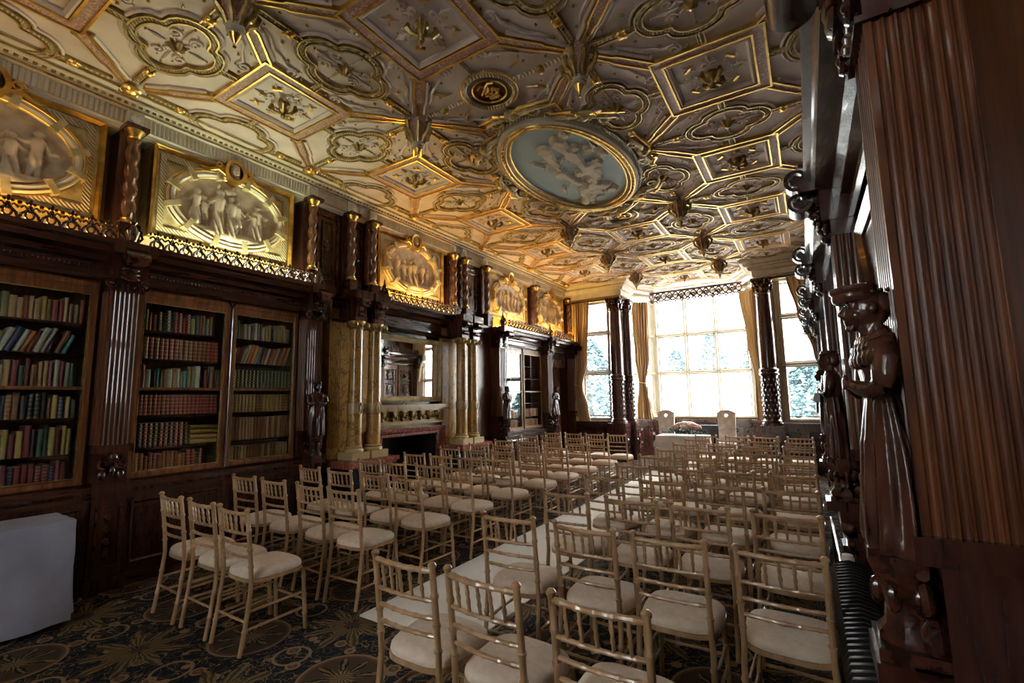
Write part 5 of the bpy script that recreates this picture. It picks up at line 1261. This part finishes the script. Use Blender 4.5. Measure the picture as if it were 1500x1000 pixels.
# ================================================================== chairs (built at the origin, facing +y, back at y = 0)
def ringed(mb, pts, r, n=9, rings=(), rr=1.28):
    P = [Vector(p) for p in pts]; Ls = [0]
    for a, b in zip(P[:-1], P[1:]): Ls.append(Ls[-1]+(b-a).length)
    tot = Ls[-1]
    def at(t):
        s = t*tot
        for i in range(len(P)-1):
            if s <= Ls[i+1]+1e-9: f = (s-Ls[i])/(Ls[i+1]-Ls[i]); return P[i].lerp(P[i+1], f)
        return P[-1]
    ts = set([L/tot for L in Ls]); e = .006/tot
    for q in rings: ts |= {max(0, q-2*e), max(0, q-e), min(1, q+e), min(1, q+2*e)}
    ts = sorted(ts); rs = []
    for t in ts: rs.append(r*rr if any(abs(t-q) <= e*1.01 for q in rings) else r)
    mb.tube([tuple(at(t)) for t in ts], rs, n)
CH = 0.905
def make_chair():
    r = root('chiavari_chair', 'chair', 'chair', (0, 0, 0), 'limewashed ceremony chairs')
    def yb(z): return -.012-.05*max(0, (z-.45)/.45)**1.3 if z > .45 else -.012-.055*((.45-z)/.45)**1.4
    zz = [0, .12, .25, .38, .45, .55, .66, .78, CH]
    for s in (-1, 1):
        def xb(z): return s*(.178 if z > .4 else .178+.004)
        k = MB(); ringed(k, [(xb(z), yb(z), z) for z in zz], .0145, 9, (.16, .34, .60, .72, .86)); k.lathe([(.010, 0), (.019, .004), (.02, .014), (.012, .024), (.002, .027)], 10, c=(xb(CH), yb(CH), CH-.004)); build('back_post', k, 'limewash', r, True)
        k = MB(); ringed(k, [(s*.185, .40, 0), (s*.178, .385, .25), (s*.172, .375, .425)], .0145, 9, (.25, .55, .85)); build('front_leg', k, 'limewash', r, True)
        for z in (.15, .26): k = MB(); ringed(k, [(s*.181, yb(z)+.005, z), (s*.183, .392, z)], .0085, 7, (.25, .5, .75)); build('side_stretcher', k, 'limewash', r, True)
    for z, rad in ((CH-.018, .0125), (.755, .0095), (.678, .0095), (.602, .0095)):
        k = MB(); pts = [(-.178+.356*q/8, yb(z)-.022*math.sin(PI*q/8)*(1 if z > .8 else .8), z) for q in range(9)]; ringed(k, pts, rad, 8, (.12, .31, .5, .69, .88), 1.22); build('back_rail', k, 'limewash', r, True)
    for q in range(5):
        x = -.178+.356*(q+1)/6; dy = -.022*math.sin(PI*(q+1)/6); k = MB(); ringed(k, [(x, yb(.755)+dy*.8, .755), (x, yb(CH)+dy, CH-.018)], .0075, 7, (.36, .64), 1.3); build('spindle', k, 'limewash', r, True)
    for y, z in ((.392, .20), (yb(.20), .20)): k = MB(); ringed(k, [(-.182, y, z), (.182, y, z)], .0085, 7, (.3, .5, .7)); build('cross_stretcher', k, 'limewash', r, True)
    out = []
    for q in range(40):
        a = 2*PI*q/40; c, s = math.cos(a), math.sin(a); ex = .205*(abs(c)**.55)*(1 if c >= 0 else -1); ey = .205*(abs(s)**.55)*(1 if s >= 0 else -1); out.append((ex*(1+.06*ey/.205), .190+ey))
    k = MB(); k.prism(out, .425, .448); build('seat_frame', k, 'limewash', r, True)
    k = MB(); vs = []; fs = []; N = len(out); cy = .19
    lay = [(.97, .449), (.985, .462), (.97, .478), (.90, .494), (.72, .505), (.42, .511)]
    for sc_, z in lay: vs += [(p[0]*sc_, cy+(p[1]-cy)*sc_, z) for p in out]
    for j in range(len(lay)-1):
        for i in range(N): i2 = (i+1) % N; fs.append((j*N+i, j*N+i2, (j+1)*N+i2, (j+1)*N+i))
    fs.append(tuple(range((len(lay)-1)*N, len(lay)*N))); fs.append(tuple(reversed(range(N)))); k.add(vs, fs); build('seat_cushion', k, 'seat_cream', r, True)
    return r
chair0 = make_chair(); used = False
rowsL = [(1.88, [-3.42, -3.86, -4.33]), (2.70, [-3.31, -3.76, -4.30, -4.80]), (3.39, [-3.27, -3.70, -4.24, -4.74]), (4.12, [-3.25, -3.66, -4.20, -4.62]), (4.88, [-3.24, -3.66, -4.14, -4.60]), (5.65, [-3.22, -3.68, -4.16, -4.62]),
         (6.36, [-3.21, -3.66, -4.15, -4.60]), (7.10, [-3.21, -3.66, -4.14, -4.60]), (8.00, [-3.20, -3.66, -4.14, -4.60]), (8.95, [-3.20, -3.66, -4.12, -4.58])]
rowsR = [(1.70, [-1.63, -1.19, -.69])]+[(y, [-1.64, -1.13, -.67, -.17]) for y in (2.60, 3.42, 4.24, 5.07, 5.90, 6.70, 7.60, 8.45, 9.30)]
pos = ['beside the runner', 'second from the runner', 'third from the runner', 'fourth from the runner']
rn = random.Random(9)
for rows, side in ((rowsL, 'fireplace side'), (rowsR, 'radiator side')):
    nr = len(rows)
    for i, (y, xs) in enumerate(rows):
        for j, x in enumerate(xs):
            c = chair0 if not used else copy_tree(chair0); used = True
            c.location = (x, y, .0 if True else 0); c.rotation_euler = (0, 0, rn.uniform(-.05, .05))
            c['label'] = f'ivory chiavari chair, {pos[j]}, {ORD[nr-1-i]} row from the flower table, {side}'

# ================================================================== outdoors
k = MB(); k.box(-60, 60, 14.4, 120, -.6, -.5); k.box(-60, 60, -60, -3.2, -.6, -.5); shell('ground', k, 'gravel')
def tree(x, y, h, rw, label, n=2600, z0=-.5, name='garden_tree'):
    r = root(name, label, 'tree', (x, y, z0)); rn = random.Random(int(x*10+y)); k = MB()
    k.tube([(x, y, z0), (x+.1, y, z0+h*.3), (x, y, z0+h*.8)], [.25, .18, .05], 8); build('trunk', k, 'bark', r, True)
    k = MB()
    for q in range(int(n*1.9)):
        z = rn.random(); prof = math.sin(PI*min(1, z*.85+.12))**.8; a = rn.uniform(0, 2*PI); rr = rw*prof*(.55+.45*rn.random()); s = .09+.10*rn.random()
        M = Matrix.Translation((x+rr*math.cos(a), y+rr*math.sin(a), z0+.25+z*h)) @ Matrix.Rotation(rn.uniform(0, 6.3), 4, 'Z') @ Matrix.Rotation(rn.uniform(-1.3, 1.3), 4, 'X')
        k.add([(-s, 0, 0), (0, -s*.5, .03), (s, 0, 0), (0, s*.5, .03)], [(0, 1, 2, 3)], M)
    build('foliage', k, 'foliage', r, norm=False)['kind'] = 'stuff'
k = MB(); k.box(-7.6, -2.0, 24.0, 24.4, -.5, 2.75); k.box(-7.7, -1.9, 23.93, 24.47, 2.75, 2.85); tag(build('white_screen_wall', k, 'gravel'), 'added pale screen wall whitening the lower lights of the bay window', 'wall')  # added wall: hides the trees so the lower panes look blown-out white
tree(-8.9, 21.0, 4.6, 1.7, 'blue-green garden tree outside the side window by the relief wall', 2000)
tree(-8.6, 38.0, 5.4, 1.3, 'small blue-green tree behind the first light of the bay window', 1200)
tree(-5.9, 38.0, 6.6, 1.3, 'pointed blue-green tree behind the middle light of the bay window', 1200)
tree(-2.9, 38.0, 6.2, 1.4, 'rounded blue-green tree behind the last light of the bay window', 1200)
tree(.1, 21.0, 3.0, 1.6, 'rounded garden bush outside the right-hand window', 1700)
